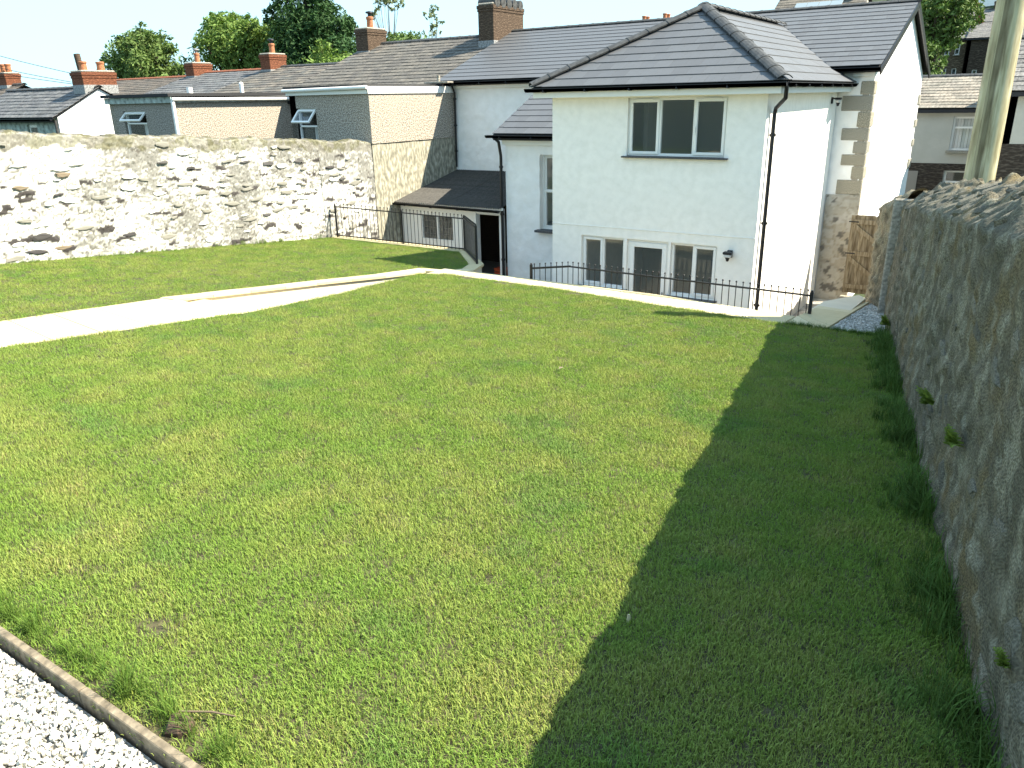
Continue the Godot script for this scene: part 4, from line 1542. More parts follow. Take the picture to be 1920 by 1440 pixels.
func build_white_house() -> void:
	var t := thing("white_house", P(-1, -1.7, 9), "white rough rendered house with long new grey slate roof and stone quoins", "house")
	quad_wall("rear_wall", t, M.white_lumpy, P(-6.86, -1.7, 5.6), UX, 12.05, 5.42, 0.4, [], 0.16, 0.05, 5)
	# gable to the right
	var g := MB.new()
	g.prism(PackedVector2Array([Vector2(0, -1.7), Vector2(8.0, -1.7), Vector2(8.0, 3.72), Vector2(4.0, 5.36), Vector2(0, 3.72)]), P(5.2, 0, 5.6), UB, Vector3.UP, 0.4)
	part("gable_wall", g, M.white_gable, t)
	var fw := MB.new()
	fw.span(P(-7.3, -1.7, 13.2), P(4.8, 3.7, 13.6))
	part("front_wall", fw, M.white_render, t)
	# quoins at the rear corner and the far gable corner
	var qb := MB.new()
	qb.span(P(4.98, -1.65, 5.59), P(5.218, 3.45, 5.78), 0.01)
	part("quoin_bed", qb, M.mortar, t)
	var sg := []
	var so2 := []
	for ii in 20:
		var cl := []
		var on := []
		for jj in 62:
			cl.append(P(4.46 + 0.77 * ii / 19.0, -1.65 + 2.62 * jj / 61.0, 5.57))
			on.append(Vector3.BACK)
		sg.append(cl)
		so2.append(on)
	var pn := fbm(401, 1.6, 4)
	var scol := func(p: Vector3, cell: float, edge: float, _i: int, _j: int) -> Color:
		var c := Color(0.42, 0.375, 0.29).lerp(Color(0.5, 0.475, 0.41), clampf(cell * 0.5 + 0.5, 0, 1))
		if pn.get_noise_3dv(p) > 0.12:
			c = c.lerp(Color(0.56, 0.54, 0.48), 0.7)
		if pn.get_noise_3dv(p * 1.7 + Vector3(3, 0, 0)) > 0.27:
			c = c.lerp(Color(0.1, 0.095, 0.085), 0.8)
		if edge < 0.15:
			c = c.lerp(Color(0.3, 0.26, 0.2), 0.5)
		return c
	var sb2 := MB.new()
	rubble(sb2, sg, so2, 403, Vector3(3.5, 5.0, 3.5), 0.02, scol, 0.01)
	part("bare_stonework", sb2, M.stone_wall_fine, t)
	var y := 0.98
	var i := 0
	while y < 3.5:
		var h := rng.randf_range(0.24, 0.36)
		var long := i % 2 == 0
		var wr := rng.randf_range(0.5, 0.66) if long else rng.randf_range(0.24, 0.32)
		var wg := rng.randf_range(0.12, 0.2) if long else rng.randf_range(0.3, 0.42)
		var q := MB.new()
		q.span(P(5.2 - wr, y, 5.575), P(5.225, y + h - 0.008, 5.6 + wg), 0.012)
		part("quoin", q, M.quoin if rng.randf() < 0.6 else M.quoin_grey, t)
		if i % 2 == 0:
			var q2 := MB.new()
			q2.span(P(5.19, y, 13.62 - rng.randf_range(0.35, 0.6)), P(5.24, y + h - 0.04, 13.6), 0.02)
			part("quoin", q2, M.quoin_grey, t)
		y += h + 0.02
		i += 1
	# roof
	var e0 := P(-7.3, 3.84, 5.35)
	var up := Vector3(0, 1.62, -4.25).normalized()
	var slen := Vector2(4.25, 1.62).length()
	var d := MB.new()
	var o := Vector3.DOWN * 0.03
	d.quad(e0 + o, P(5.33, 3.81, 5.35), P(5.33, 5.43, 9.6), P(-7.3, 5.43, 9.6))
	d.quad(P(5.33, 3.81, 13.85), P(-7.3, 3.81, 13.85), P(-7.3, 5.43, 9.6), P(5.33, 5.43, 9.6))
	d.quad(P(-7.3, 3.70, 5.35), P(5.33, 3.70, 5.35), P(5.33, 3.81, 5.35), P(-7.3, 3.81, 5.35))
	d.quad(P(4.9, 3.70, 5.35), P(-7.3, 3.70, 5.35), P(-7.3, 3.7, 13.85), P(4.9, 3.7, 13.85))
	var roof := part("roof", d, M.roof_deck, t)
	var sl := [M.slate_new_a, M.slate_new_b, M.slate_new_c]
	# part hidden behind the extension's roof is left to its own slopes
	tile_roof(roof, e0, UX, up, PackedVector2Array([Vector2(0, 0), Vector2(12.63, 0), Vector2(12.63, slen), Vector2(0, slen)]), 0.322, 0.31, sl, 300)
	var far := MB.new()
	far.quad(P(5.33, 3.84, 13.85), P(-7.3, 3.84, 13.85), P(-7.3, 5.46, 9.6), P(5.33, 5.46, 9.6))
	part("front_slope", far, M.slate_new_b, roof)
	ridge_tiles(roof, P(-7.3, 5.525, 9.6), P(5.36, 5.525, 9.6), 0.46, 0.11, M.slate_ridge, 0.5)
	var bb := MB.new()                                              # barge boards of the gable
	bb.bar(P(5.345, 3.72, 5.3), P(5.345, 5.38, 9.6), 0.03, 0.17)
	bb.bar(P(5.345, 3.72, 13.9), P(5.345, 5.38, 9.6), 0.03, 0.17)
	part("barge_board", bb, M.black_plastic, roof)
	var fa := MB.new()
	fa.span(P(-6.8, 3.62, 5.5), P(-0.35, 3.8, 5.545), 0.003)
	fa.span(P(4.74, 3.62, 5.5), P(5.2, 3.8, 5.545), 0.003)
	part("fascia", fa, M.fascia, t)
	gutter(t, P(-7.0, 3.80, 5.26), P(-0.3, 3.80, 5.26), Vector3(0, 0, 1), 0.058)
	gutter(t, P(4.3, 3.80, 5.26), P(5.36, 3.80, 5.26), Vector3(0, 0, 1), 0.058, false)
	pipe(t, [P(-6.72, 3.78, 5.3), P(-6.74, 3.5, 5.5), P(-6.78, 1.3, 5.5)], 0.03)
	# chimney on the party wall, long across the ridge
	chimney(roof, P(-7.55, 4.72, 9.35), 0.62, 1.85, 1.5, M.brick_brown, [], true, 0.42)
	# outshut with a sash window
	quad_wall("outshut_wall", t, M.white_lumpy, P(-3.06, -1.65, 2.75), UX, 3.06, 4.0, 0.4, [[1.05, 1.7, 2.0, 3.6]], 0.14, 0.05, 9)
	quad_wall("outshut_side", t, M.white_lumpy, P(-3.056, -1.65, 5.6), -UB, 2.4, 4.0, 0.35, [], 0.2, 0.03, 10)
	var ih := MB.new()
	ih.span(P(-2.65, 0.0, 4.6), P(-0.02, 2.4, 4.7))
	ih.span(P(-2.65, -0.1, 3.16), P(-0.02, 0.0, 4.7))
	part("outshut_room", ih, M.room, t)
	var od := MB.new()
	var oe := P(-3.25, 2.44, 2.48)
	var oup := Vector3(0, 1.42, -3.08).normalized()
	var ol := Vector2(3.08, 1.42).length()
	od.quad(oe, P(0, 2.44, 2.48), P(0, 3.86, 5.56), P(-3.25, 3.86, 5.56))
	od.quad(P(0, 2.3, 2.48), P(-3.25, 2.3, 2.48), P(-3.25, 3.72, 5.56), P(0, 3.72, 5.56))
	od.quad(P(-3.25, 2.3, 2.48), oe, P(-3.25, 3.86, 5.56), P(-3.25, 3.72, 5.56))
	od.quad(P(-3.25, 2.3, 2.48), P(0, 2.3, 2.48), P(0, 2.44, 2.48), oe)
	var orf := part("outshut_roof", od, M.roof_deck, t)
	tile_roof(orf, oe + Vector3.UP * 0.02, UX, oup, PackedVector2Array([Vector2(0, 0), Vector2(3.2, 0), Vector2(3.2, ol - 0.05), Vector2(0, ol - 0.05)]), 0.322, 0.31, sl, 130)
	var of := MB.new()
	of.span(P(-3.1, 2.18, 2.66), P(-0.01, 2.36, 2.72), 0.003)
	part("outshut_fascia", of, M.fascia, t)
	gutter(t, P(-3.42, 2.42, 2.41), P(-0.02, 2.42, 2.41), Vector3(0, 0, 1), 0.058)
	pipe(t, [P(-3.2, 2.38, 2.42), P(-3.16, 2.25, 2.6), P(-3.14, 1.9, 2.66), P(-3.14, -1.6, 2.66)], 0.04)
	# sash window
	var so := P(-2.01, 0.05, 2.75)
	var f := MB.new()
	frame(f, so + Vector3(0, 0, -0.16), UX, 0, 0, 0.95, 1.9, 0.05, 0.1)
	var win := part("window", f, M.white_paint, t)
	for k in 2:
		var s := MB.new()
		frame(s, so + Vector3(0, 0, -0.19 if k == 0 else -0.165), UX, 0.05, [0.97, 0.05][k], 0.9, [1.85, 1.0][k], 0.05, 0.035)
		part("sash", s, M.white_paint, win)
		var gp := MB.new()
		pane(gp, so + Vector3(0, 0, -0.2), UX, 0.1, [1.02, 0.1][k], 0.85, [1.8, 0.95][k], 0.01)
		part("pane", gp, M.glass, win)
	var sl2 := MB.new()
	sl2.box(P(-1.53, 0.03, 2.72), Vector3(1.1, 0.06, 0.3), Basis(), 0.008)
	part("sill", sl2, M.sill_slate, win)


func build_lean_to() -> void:
	var t := thing("lean_to", P(-5, -1.65, 4), "white lean-to with black corrugated roof and dark open doorway", "lean-to")
	quad_wall("front_wall", t, M.white_paint, P(-6.82, -1.65, 2.76), UX, 3.62, 2.16, 0.12, [[0.75, 1.13, 1.96, 1.9], [2.78, 0.02, 3.56, 1.98]])
	var bk := MB.new()
	bk.span(P(-6.8, -1.62, 5.4), P(-3.1, 1.1, 5.5))
	part("back_lining", bk, M.interior_brick, t)
	var fl := MB.new()
	fl.span(P(-6.8, -1.62, 2.9), P(-3.1, -1.58, 5.4))
	part("floor", fl, M.dark_room, t)
	for k in 4:                                                     # corrugated sheets
		var mb := MB.new()
		var x0 := -6.84 + k * 0.93
		var n := 72
		for i in n:
			var q := []
			for e in [[0, 0], [1, 0], [1, 1], [0, 1]]:
				var x: float = x0 + (0.95 * (i + e[0])) / n
				var w := 0.013 * sin(x * TAU / 0.0765) + 0.004 * (k % 2)
				q.append(P(x, lerpf(0.555, 1.21, e[1]) + w, lerpf(2.5, 5.56, e[1])))
			mb.quad(q[0], q[1], q[2], q[3])
			mb.quad(q[3] - Vector3.UP * 0.004, q[2] - Vector3.UP * 0.004, q[1] - Vector3.UP * 0.004, q[0] - Vector3.UP * 0.004)
		part("corrugated_sheet", mb, M.corrugated, t)
	var ra := MB.new()
	for k in 3:
		var b := [2.62, 4.0, 5.4][k] as float
		ra.span(P(-6.8, lerpf(0.555, 1.21, (b - 2.5) / 3.06) - 0.09, b - 0.03), P(-3.1, lerpf(0.555, 1.21, (b - 2.5) / 3.06) - 0.02, b + 0.03))
	part("purlin", ra, M.white_paint, t)
	gutter(t, P(-6.82, 0.53, 2.45), P(-3.1, 0.50, 2.45), Vector3(0, 0, 1), 0.05)
	var o := P(-6.07, -0.52, 2.76)
	var f := MB.new()
	frame(f, o, UX, 0, 0, 1.21, 0.77, 0.05, 0.07, 0.01)
	f.box(o + Vector3(0.605, 0.385, -0.02), Vector3(0.045, 0.68, 0.06), Basis(), 0.005)
	var win := part("window", f, M.white_paint, t)
	for k in 2:
		var g := MB.new()
		pane(g, o, UX, 0.05 + 0.56 * k, 0.05, 0.6 + 0.56 * k, 0.72, 0.03)
		part("pane", g, M.glass, win)
	for k in 10:                                                    # leaded bars of the small panes
		var b := MB.new()
		var x := 0.1 + k * 0.112
		b.bar(o + Vector3(x, 0.05, -0.02), o + Vector3(x, 0.72, -0.02), 0.012, 0.012, Vector3.FORWARD)
		part("glazing_bar", b, M.white_paint if k == 5 else M.dark_room, win)
	for k in 3:
		var b := MB.new()
		b.bar(o + Vector3(0.05, 0.2 + k * 0.18, -0.02), o + Vector3(1.16, 0.2 + k * 0.18, -0.02), 0.012, 0.012)
		part("glazing_bar", b, M.dark_room, win)
	var d := MB.new()
	var q := P(-4.04, -1.63, 2.76)
	d.box(q + Vector3(-0.03, 1.0, 0.01), Vector3(0.07, 2.0, 0.14), Basis(), 0.005)
	d.box(q + Vector3(0.81, 1.0, 0.01), Vector3(0.07, 2.0, 0.14), Basis(), 0.005)
	d.box(q + Vector3(0.39, 2.03, 0.01), Vector3(0.91, 0.07, 0.14), Basis(), 0.005)
	part("door_frame", d, M.white_paint, t)
	# things just inside the doorway
	var cr := thing("plastic_crate", P(-3.62, -1.58, 3.3), "orange red plastic crate on the floor inside the dark doorway", "crate")
	var c := MB.new()
	c.span(P(-3.82, -1.56, 3.2), P(-3.42, -1.535, 3.5))
	for s in [[-3.82, 3.2, -3.42, 3.22], [-3.82, 3.48, -3.42, 3.5], [-3.82, 3.22, -3.8, 3.48], [-3.44, 3.22, -3.42, 3.48]]:
		for r in 4:
			c.span(P(s[0], -1.535 + r * 0.07, s[1]), P(s[2], -1.49 + r * 0.07, s[3]))
	part("body", c, mat("orange_plastic", lin(0.55, 0.09, 0.03), 0.5), cr)
	var rim := MB.new()
	frame(rim, P(-3.84, -1.27, 3.19), UX, 0, 0, 0.44, 0.03, 0.014, 0.33)
	part("rim", rim, M.orange_plastic, cr)


func build_gate() -> void:
	var t := thing("timber_gate", P(5.6, -1.4, 5.2), "weathered wooden ledged and braced gate between stone quoins and rubble wall", "gate")
	var n := 10
	for i in n:
		var mb := MB.new()
		var x := 5.16 + i * 0.105
		mb.span(P(x, -1.32 + rng.randf_range(-0.01, 0.01), 5.25), P(x + 0.1035, 0.55 + rng.randf_range(-0.012, 0.012), 5.272), 0.004)
		part("plank", mb, [M.wood_gate, M.wood_gate_b, M.wood_gate_c][i % 3], t)
	for y in [-1.15, -0.35, 0.40]:
		var mb := MB.new()
		mb.span(P(5.17, y - 0.055, 5.215), P(6.2, y + 0.055, 5.248), 0.005)
		part("ledge", mb, M.wood_gate_c, t)
	for y in [-1.15, -0.35]:
		var mb := MB.new()
		mb.bar(P(6.05, y + 0.08, 5.23), P(5.24, y + 0.67, 5.23), 0.03, 0.1, Vector3.UP, 0.004)
		part("brace", mb, M.wood_gate_c, t)
	for y in [-0.35, 0.40]:
		var mb := MB.new()
		mb.span(P(5.12, y - 0.014, 5.205), P(5.34, y + 0.014, 5.214), 0.002)
		part("strap_hinge", mb, M.black_metal, t)
	var l := MB.new()
	l.tube([P(5.75, 0.02, 5.24), P(5.75, 0.0, 5.18), P(5.88, 0.0, 5.18), P(5.88, 0.02, 5.24)], 0.008, 6)
	part("ring_latch", l, M.black_metal, t)
	var st := thing("stone_step", P(5.6, -1.65, 5.0), "worn stone step below the wooden gate", "step")
	var sb := MB.new()
	sb.span(P(5.1, -1.64, 4.75), P(6.1, -1.42, 5.4), 0.03)
	part("block", sb, M.quoin, st)


# ---------------------------------------------------------------- terrace on the left
func old_roof(t: Node3D, a0: float, a1: float, be: float, ye: float, br: float, yr: float, bf: float, tint: Array, limit: int, ridge: Material, gauge := 0.31, tw := 0.3) -> MeshInstance3D:
	var d := MB.new()
	d.quad(P(a0, ye - 0.03, be), P(a1, ye - 0.03, be), P(a1, yr - 0.03, br), P(a0, yr - 0.03, br))
	d.quad(P(a1, ye - 0.03, bf), P(a0, ye - 0.03, bf), P(a0, yr - 0.03, br), P(a1, yr - 0.03, br))
	d.quad(P(a0 + 0.5, ye - 0.15, bf), P(a1 - 0.5, ye - 0.15, bf), P(a1 - 0.5, ye - 0.15, be), P(a0 + 0.5, ye - 0.15, be))
	d.quad(P(a0, ye - 0.15, be), P(a1, ye - 0.15, be), P(a1, ye - 0.03, be), P(a0, ye - 0.03, be))
	d.tri(P(a1 - 0.6, ye - 0.15, be), P(a1 - 0.6, ye - 0.15, bf), P(a1 - 0.6, yr - 0.03, br))
	d.tri(P(a0 + 0.6, ye - 0.15, bf), P(a0 + 0.6, ye - 0.15, be), P(a0 + 0.6, yr - 0.03, br))
	var roof := part("roof", d, M.roof_deck, t)
	var sl := Vector2(br - be, yr - ye).length()
	tile_roof(roof, P(a0, ye, be), UX, Vector3(0, yr - ye, be - br).normalized(), PackedVector2Array([Vector2(0, 0), Vector2(a1 - a0, 0), Vector2(a1 - a0, sl), Vector2(0, sl)]), gauge, tw, [M.slate_old_a, M.slate_old_b, M.slate_old_c] if limit else [M.slate_old], limit, 0.017, tint, 0.02)
	var far := MB.new()
	far.quad(P(a1, ye, bf), P(a0, ye, bf), P(a0, yr, br), P(a1, yr, br))
	part("front_slope", far, M.slate_old_b, roof)
	ridge_tiles(roof, P(a0, yr + 0.08, br), P(a1, yr + 0.08, br), 0.45, 0.13, ridge, 0.5)
	return roof


func top_hung(t: Node3D, o: Vector3, w: float, h: float, open: float) -> void:   # a small casement pushed out at the bottom over a fixed lower light
	var f := MB.new()
	frame(f, o, UX, 0, 0, w, h, 0.05, 0.08)
	f.box(o + Vector3(w * 0.5, h * 0.55, -0.04), Vector3(w, 0.05, 0.08), Basis(), 0.004)
	var win := part("window", f, M.upvc, t)
	var g := MB.new()
	pane(g, o, UX, 0.05, 0.05, w - 0.05, h * 0.53, 0.04)
	part("pane", g, M.glass, win)
	var bs := Basis(Vector3.RIGHT, -open)
	var hinge := o + Vector3(0, h - 0.05, 0.02)
	var sw := w - 0.06
	var sh := h * 0.42
	var s := MB.new()
	for k in [[sw * 0.5 + 0.03, -0.03, sw, 0.06], [sw * 0.5 + 0.03, -sh + 0.03, sw, 0.06]]:
		s.box(hinge + bs * Vector3(k[0], k[1], 0), Vector3(k[2], k[3], 0.05), bs, 0.004)
	for x in [0.06, sw]:
		s.box(hinge + bs * Vector3(x, -sh * 0.5, 0), Vector3(0.06, sh - 0.12, 0.05), bs, 0.004)
	part("open_sash", s, M.upvc, win)
	var p := MB.new()
	var q := [Vector3(0.08, -sh + 0.05, 0), Vector3(sw - 0.02, -sh + 0.05, 0), Vector3(sw - 0.02, -0.05, 0), Vector3(0.08, -0.05, 0)]
	p.quad(hinge + bs * q[0], hinge + bs * q[1], hinge + bs * q[2], hinge + bs * q[3])
	part("pane", p, M.glass, win)
	var c := MB.new()
	for i in 6:
		var x := w * (0.62 + 0.05 * i)
		c.box(o + Vector3(x, h * 0.27, -0.16 - 0.02 * (i % 2)), Vector3(0.06, h * 0.5, 0.02), Basis(Vector3.UP, 0.3 if i % 2 else -0.3))
	part("curtain", c, M.curtain, win)


func build_terrace() -> void:
	var brown := [Color(0.196, 0.179, 0.155), Color(0.162, 0.149, 0.133), Color(0.230, 0.207, 0.173), Color(0.170, 0.166, 0.152)]
	var bluish := [Color(0.178, 0.186, 0.192), Color(0.162, 0.166, 0.173), Color(0.204, 0.207, 0.208)]
	var dusky := [Color(0.170, 0.149, 0.125), Color(0.145, 0.129, 0.112), Color(0.196, 0.166, 0.136)]
	# next door
	var t := thing("terrace_house", P(-10, -1.7, 7), "pebbledashed terrace house next to the white house with weathered roof and brown chimney", "house")
	quad_wall("wing_front", t, M.pebbledash, P(-10.0, -1.7, 1.8), UX, 3.135, 5.2, 0.25, [[0.25, 3.75, 1.05, 4.85]])
	quad_wall("wing_side", t, M.pebbledash, P(-6.83, 2.2, 1.78), UB, 3.8, 1.3, 0.25)
	quad_wall("wing_side_base", t, M.whitewash_stained, P(-6.86, -1.7, 1.803), UB, 3.79, 3.9, 0.22, [], 0.3, 0.02, 21)
	quad_wall("wing_far_side", t, M.pebbledash, P(-10.0, -1.7, 5.6), -UB, 3.8, 5.2, 0.25)
	quad_wall("rear_wall", t, M.pebbledash, P(-13.9, -1.7, 5.62), UX, 6.9, 5.3, 0.3)
	var rm := MB.new()
	rm.span(P(-9.74, 1.0, 3.6), P(-7.1, 3.4, 3.7))
	part("room", rm, M.room, t)
	var fs := MB.new()
	fs.span(P(-6.83, 3.5, 1.72), P(-6.79, 3.69, 5.55), 0.003)
	part("fascia", fs, M.white_paint, t)
	var fc := MB.new()
	fc.span(P(-10.05, 3.5, 1.72), P(-6.8, 3.6, 1.76), 0.003)
	part("fascia", fc, M.fascia, t)
	var fr := MB.new()
	fr.span(P(-10.05, 3.5, 1.765), P(-6.835, 3.70, 5.6))
	fr.span(P(-10.1, 3.69, 1.68), P(-6.9, 3.74, 5.5))
	part("flat_roof", fr, M.roof_deck, t)
	var gt := MB.new()
	gt.tube([P(-10.1, 3.63, 1.66), P(-6.76, 3.66, 1.66)], 0.05, 8)
	part("rain_gutter", gt, M.fascia, t)
	top_hung(t, P(-9.75, 2.05, 1.86), 0.8, 1.1, 0.75)
	var ra := old_roof(t, -13.9, -7.31, 5.4, 3.74, 9.6, 5.36, 13.8, brown, 300, M.slate_ridge)
	chimney(ra, P(-13.55, 4.85, 9.3), 0.62, 1.05, 1.0, M.brick_brown, [[0, 0, 0.13, 0.42, 1]], false, 0.25)
	var vt := MB.new()
	vt.box(P(-6.95, 3.80, 5.0), Vector3(0.9, 0.05, 0.3), Basis(), 0.01)
	vt.tube([P(-6.95, 3.8, 5.0), P(-6.95, 4.0, 5.0)], 0.05, 8)
	part("roof_vent", vt, M.mortar, t)
	# second house along
	var t2 := thing("terrace_house", P(-17, -1.7, 7), "terrace house with cream pebbledash side wall, dark front window and red brick chimney", "house")
	quad_wall("wing_front", t2, M.pebbledash_shaded, P(-17.7, -1.7, 0.8), UX, 3.495, 5.2, 0.25, [[0.72, 4.0, 1.98, 4.85]])
	quad_wall("wing_side", t2, M.pebbledash, P(-14.2, -1.7, 0.803), UB, 4.8, 5.1, 0.25)
	quad_wall("wing_far_side", t2, M.pebbledash, P(-17.7, -1.7, 5.6), -UB, 4.8, 5.1, 0.25)
	quad_wall("rear_wall", t2, M.pebbledash, P(-19.8, -1.7, 5.6), UX, 5.9, 5.0, 0.3)
	var r2 := MB.new()
	r2.span(P(-17.4, 1.2, 2.6), P(-14.5, 3.4, 2.7))
	part("room", r2, M.dark_room, t2)
	var f2 := MB.new()
	f2.span(P(-17.78, 3.38, 0.70), P(-14.12, 3.56, 0.74), 0.003)
	f2.span(P(-14.16, 3.38, 0.75), P(-14.12, 3.5, 5.5), 0.003)
	part("fascia", f2, M.green_paint, t2)
	var fr2 := MB.new()
	fr2.span(P(-17.85, 3.565, 0.62), P(-14.1, 3.66, 5.5))
	part("flat_roof", fr2, M.roof_deck, t2)
	var g2 := MB.new()
	g2.tube([P(-14.05, 3.48, 0.7), P(-14.05, 3.45, 5.5)], 0.05, 8)
	part("rain_gutter", g2, M.fascia, t2)
	var dp := MB.new()
	dp.tube([P(-14.1, 3.45, 0.75), P(-14.1, -1.6, 0.75)], 0.06, 8)
	part("rain_pipe", dp, M.white_paint, t2)
	top_hung(t2, P(-16.95, 2.3, 0.86), 1.2, 0.85, 0.8)
	var rb := old_roof(t2, -19.8, -13.92, 5.4, 3.42, 9.6, 4.74, 13.8, brown, 0, M.slate_ridge)
	chimney(rb, P(-19.35, 4.45, 9.4), 0.6, 0.9, 0.78, M.brick_red, [[0, 0, 0.12, 0.4, 1]], false, 0.2)
	var sv := MB.new()
	sv.tube([P(-15.6, 3.6, 4.6), P(-15.6, 3.95, 4.6)], 0.07, 8)
	sv.ball(P(-15.6, 3.97, 4.6), 0.08)
	part("soil_vent", sv, M.white_paint, t2)
	# third: bluish slates under a clay ridge
	var t3 := thing("terrace_house", P(-22, -1.7, 8), "terrace house with bluish slate roof under a terracotta ridge", "house")
	quad_wall("rear_wall", t3, M.pebbledash, P(-25.0, -1.7, 5.6), UX, 5.2, 5.0, 0.3)
	var rc := old_roof(t3, -25.0, -19.82, 5.4, 3.35, 9.6, 4.68, 13.8, bluish, 0, M.clay_ridge)
	chimney(rc, P(-24.5, 4.35, 9.4), 0.62, 1.0, 0.72, M.brick_red, [[0, 0, 0.12, 0.42, 2]], false, 0.2)
	var wp := MB.new()
	wp.tube([P(-20.6, 3.5, 6.0), P(-20.6, 3.98, 6.0)], 0.12, 10)
	part("flue", wp, M.white_paint, t3)
	# fourth: dusky slates
	var t4 := thing("terrace_house", P(-28, -1.7, 8), "far terrace house with dusky brown slates and brown ridge", "house")
	quad_wall("rear_wall", t4, M.pebbledash, P(-33.0, -1.7, 5.6), UX, 8.0, 5.0, 0.3)
	old_roof(t4, -33.0, -25.02, 5.4, 3.3, 9.6, 4.55, 13.8, dusky, 0, M.clay_ridge)
	# white gabled cottage
	var t5 := thing("cottage", P(-24, -1.7, 2), "small cottage with bright white gable and twin red chimney pots", "house")
	var gb := MB.new()
	gb.prism(PackedVector2Array([Vector2(0, -1.7), Vector2(3.3, -1.7), Vector2(3.3, 3.0), Vector2(1.65, 3.92), Vector2(0, 3.0)]), P(-20.0, 0, 0.2), UB, Vector3.UP, 0.3)
	part("gable_wall", gb, M.white_gable, t5)
	quad_wall("rear_wall", t5, M.green_paint, P(-26.5, -1.7, 0.23), UX, 6.45, 4.7, 0.25, [[4.2, 3.6, 4.9, 4.45]])
	var r5 := MB.new()
	r5.span(P(-26.4, 1.0, 1.6), P(-20.4, 2.9, 1.7))
	part("room", r5, M.room, t5)
	window(t5, P(-22.3, 1.9, 0.23), UX, 0.7, 0.85, [[0, 0.7, true]], 0.08, M.upvc)
	var r6 := old_roof(t5, -26.5, -19.93, 0.0, 2.98, 1.85, 3.96, 3.7, bluish, 0, M.slate_ridge, 0.24, 0.3)
	chimney(r6, P(-20.4, 3.75, 2.0), 0.72, 1.25, 0.72, M.brick_red, [[0, -0.32, 0.13, 0.32], [0, 0.32, 0.13, 0.32]], false, 0.3)
	gutter(t5, P(-26.5, 2.95, -0.06), P(-19.95, 2.95, -0.06), Vector3(0, 0, 1), 0.055, false)
	var d5 := MB.new()
	d5.tube([P(-20.05, 2.9, 0.12), P(-20.05, -1.6, 0.12)], 0.05, 8)
	part("rain_pipe", d5, M.slate_ridge, t5)
	# roofs farther left
	var t6 := thing("cottage", P(-33, -1.7, 4), "low cottage with brown slate roof and brick chimney with row of red pots", "house")
	quad_wall("rear_wall", t6, M.grey_render, P(-40, -1.7, 2.2), UX, 8.2, 4.7, 0.3)
	var r7 := old_roof(t6, -40, -31.6, 2.0, 2.9, 5.0, 4.35, 8.0, dusky, 0, M.slate_ridge)
	chimney(r7, P(-33.2, 4.1, 5.0), 1.4, 0.7, 0.75, M.brick_red, [[-0.45, 0, 0.13, 0.4], [0, 0, 0.13, 0.4], [0.45, 0, 0.13, 0.4]], false, 0.25)
	var t7 := thing("chimney_stack", P(-27.0, 3.4, 5.2), "dark brown chimney stack with a leaning tall pipe behind the white gable", "chimney")
	var cb := MB.new()
	cb.box(P(-26.4, 3.9, 5.0), Vector3(0.8, 1.5, 0.7), Basis(), 0.02)
	part("stack", cb, M.brick_brown, t7)
	var cp := MB.new()
	cp.tube([P(-26.5, 4.6, 5.0), P(-26.62, 5.45, 5.0)], 0.13, 10)
	part("pipe", cp, M.brick_brown, t7)
	# overhead wires
	for k in 3:
		var w := MB.new()
		var p0 := P(-26.6, [4.6, 4.25, 4.2][k], 5.0)
		var q0 := P(-34.0, [8.0, 7.2, 6.7][k], -1.0)
		var pts := []
		for i in 13:
			var f := i / 12.0
			pts.append(p0.lerp(q0, f) - Vector3.UP * 0.35 * sin(PI * f))
		w.tube(pts, 0.012, 5, false)
		var o := Node3D.new()
		o.name = numbered("overhead_wire")
		add_child(o)
		org = p0
		o.position = p0
		tag(o, ["highest of three thin overhead wires running to the dark chimney stack", "middle one of three thin overhead wires running to the dark chimney stack", "lowest of three thin overhead wires running to the dark chimney stack"][k], "wire", "overhead wires")
		part("wire", w, M.black_metal, o)


# ---------------------------------------------------------------- houses beyond
func hill_y(a: float, b: float) -> float:
	var h := 30.0 * exp(-0.5 * (pow((a - 20.0) / 60.0, 2) + pow((b - 165.0) / 48.0, 2)))
	return -1.78 + maxf(h - 0.25, 0.0)


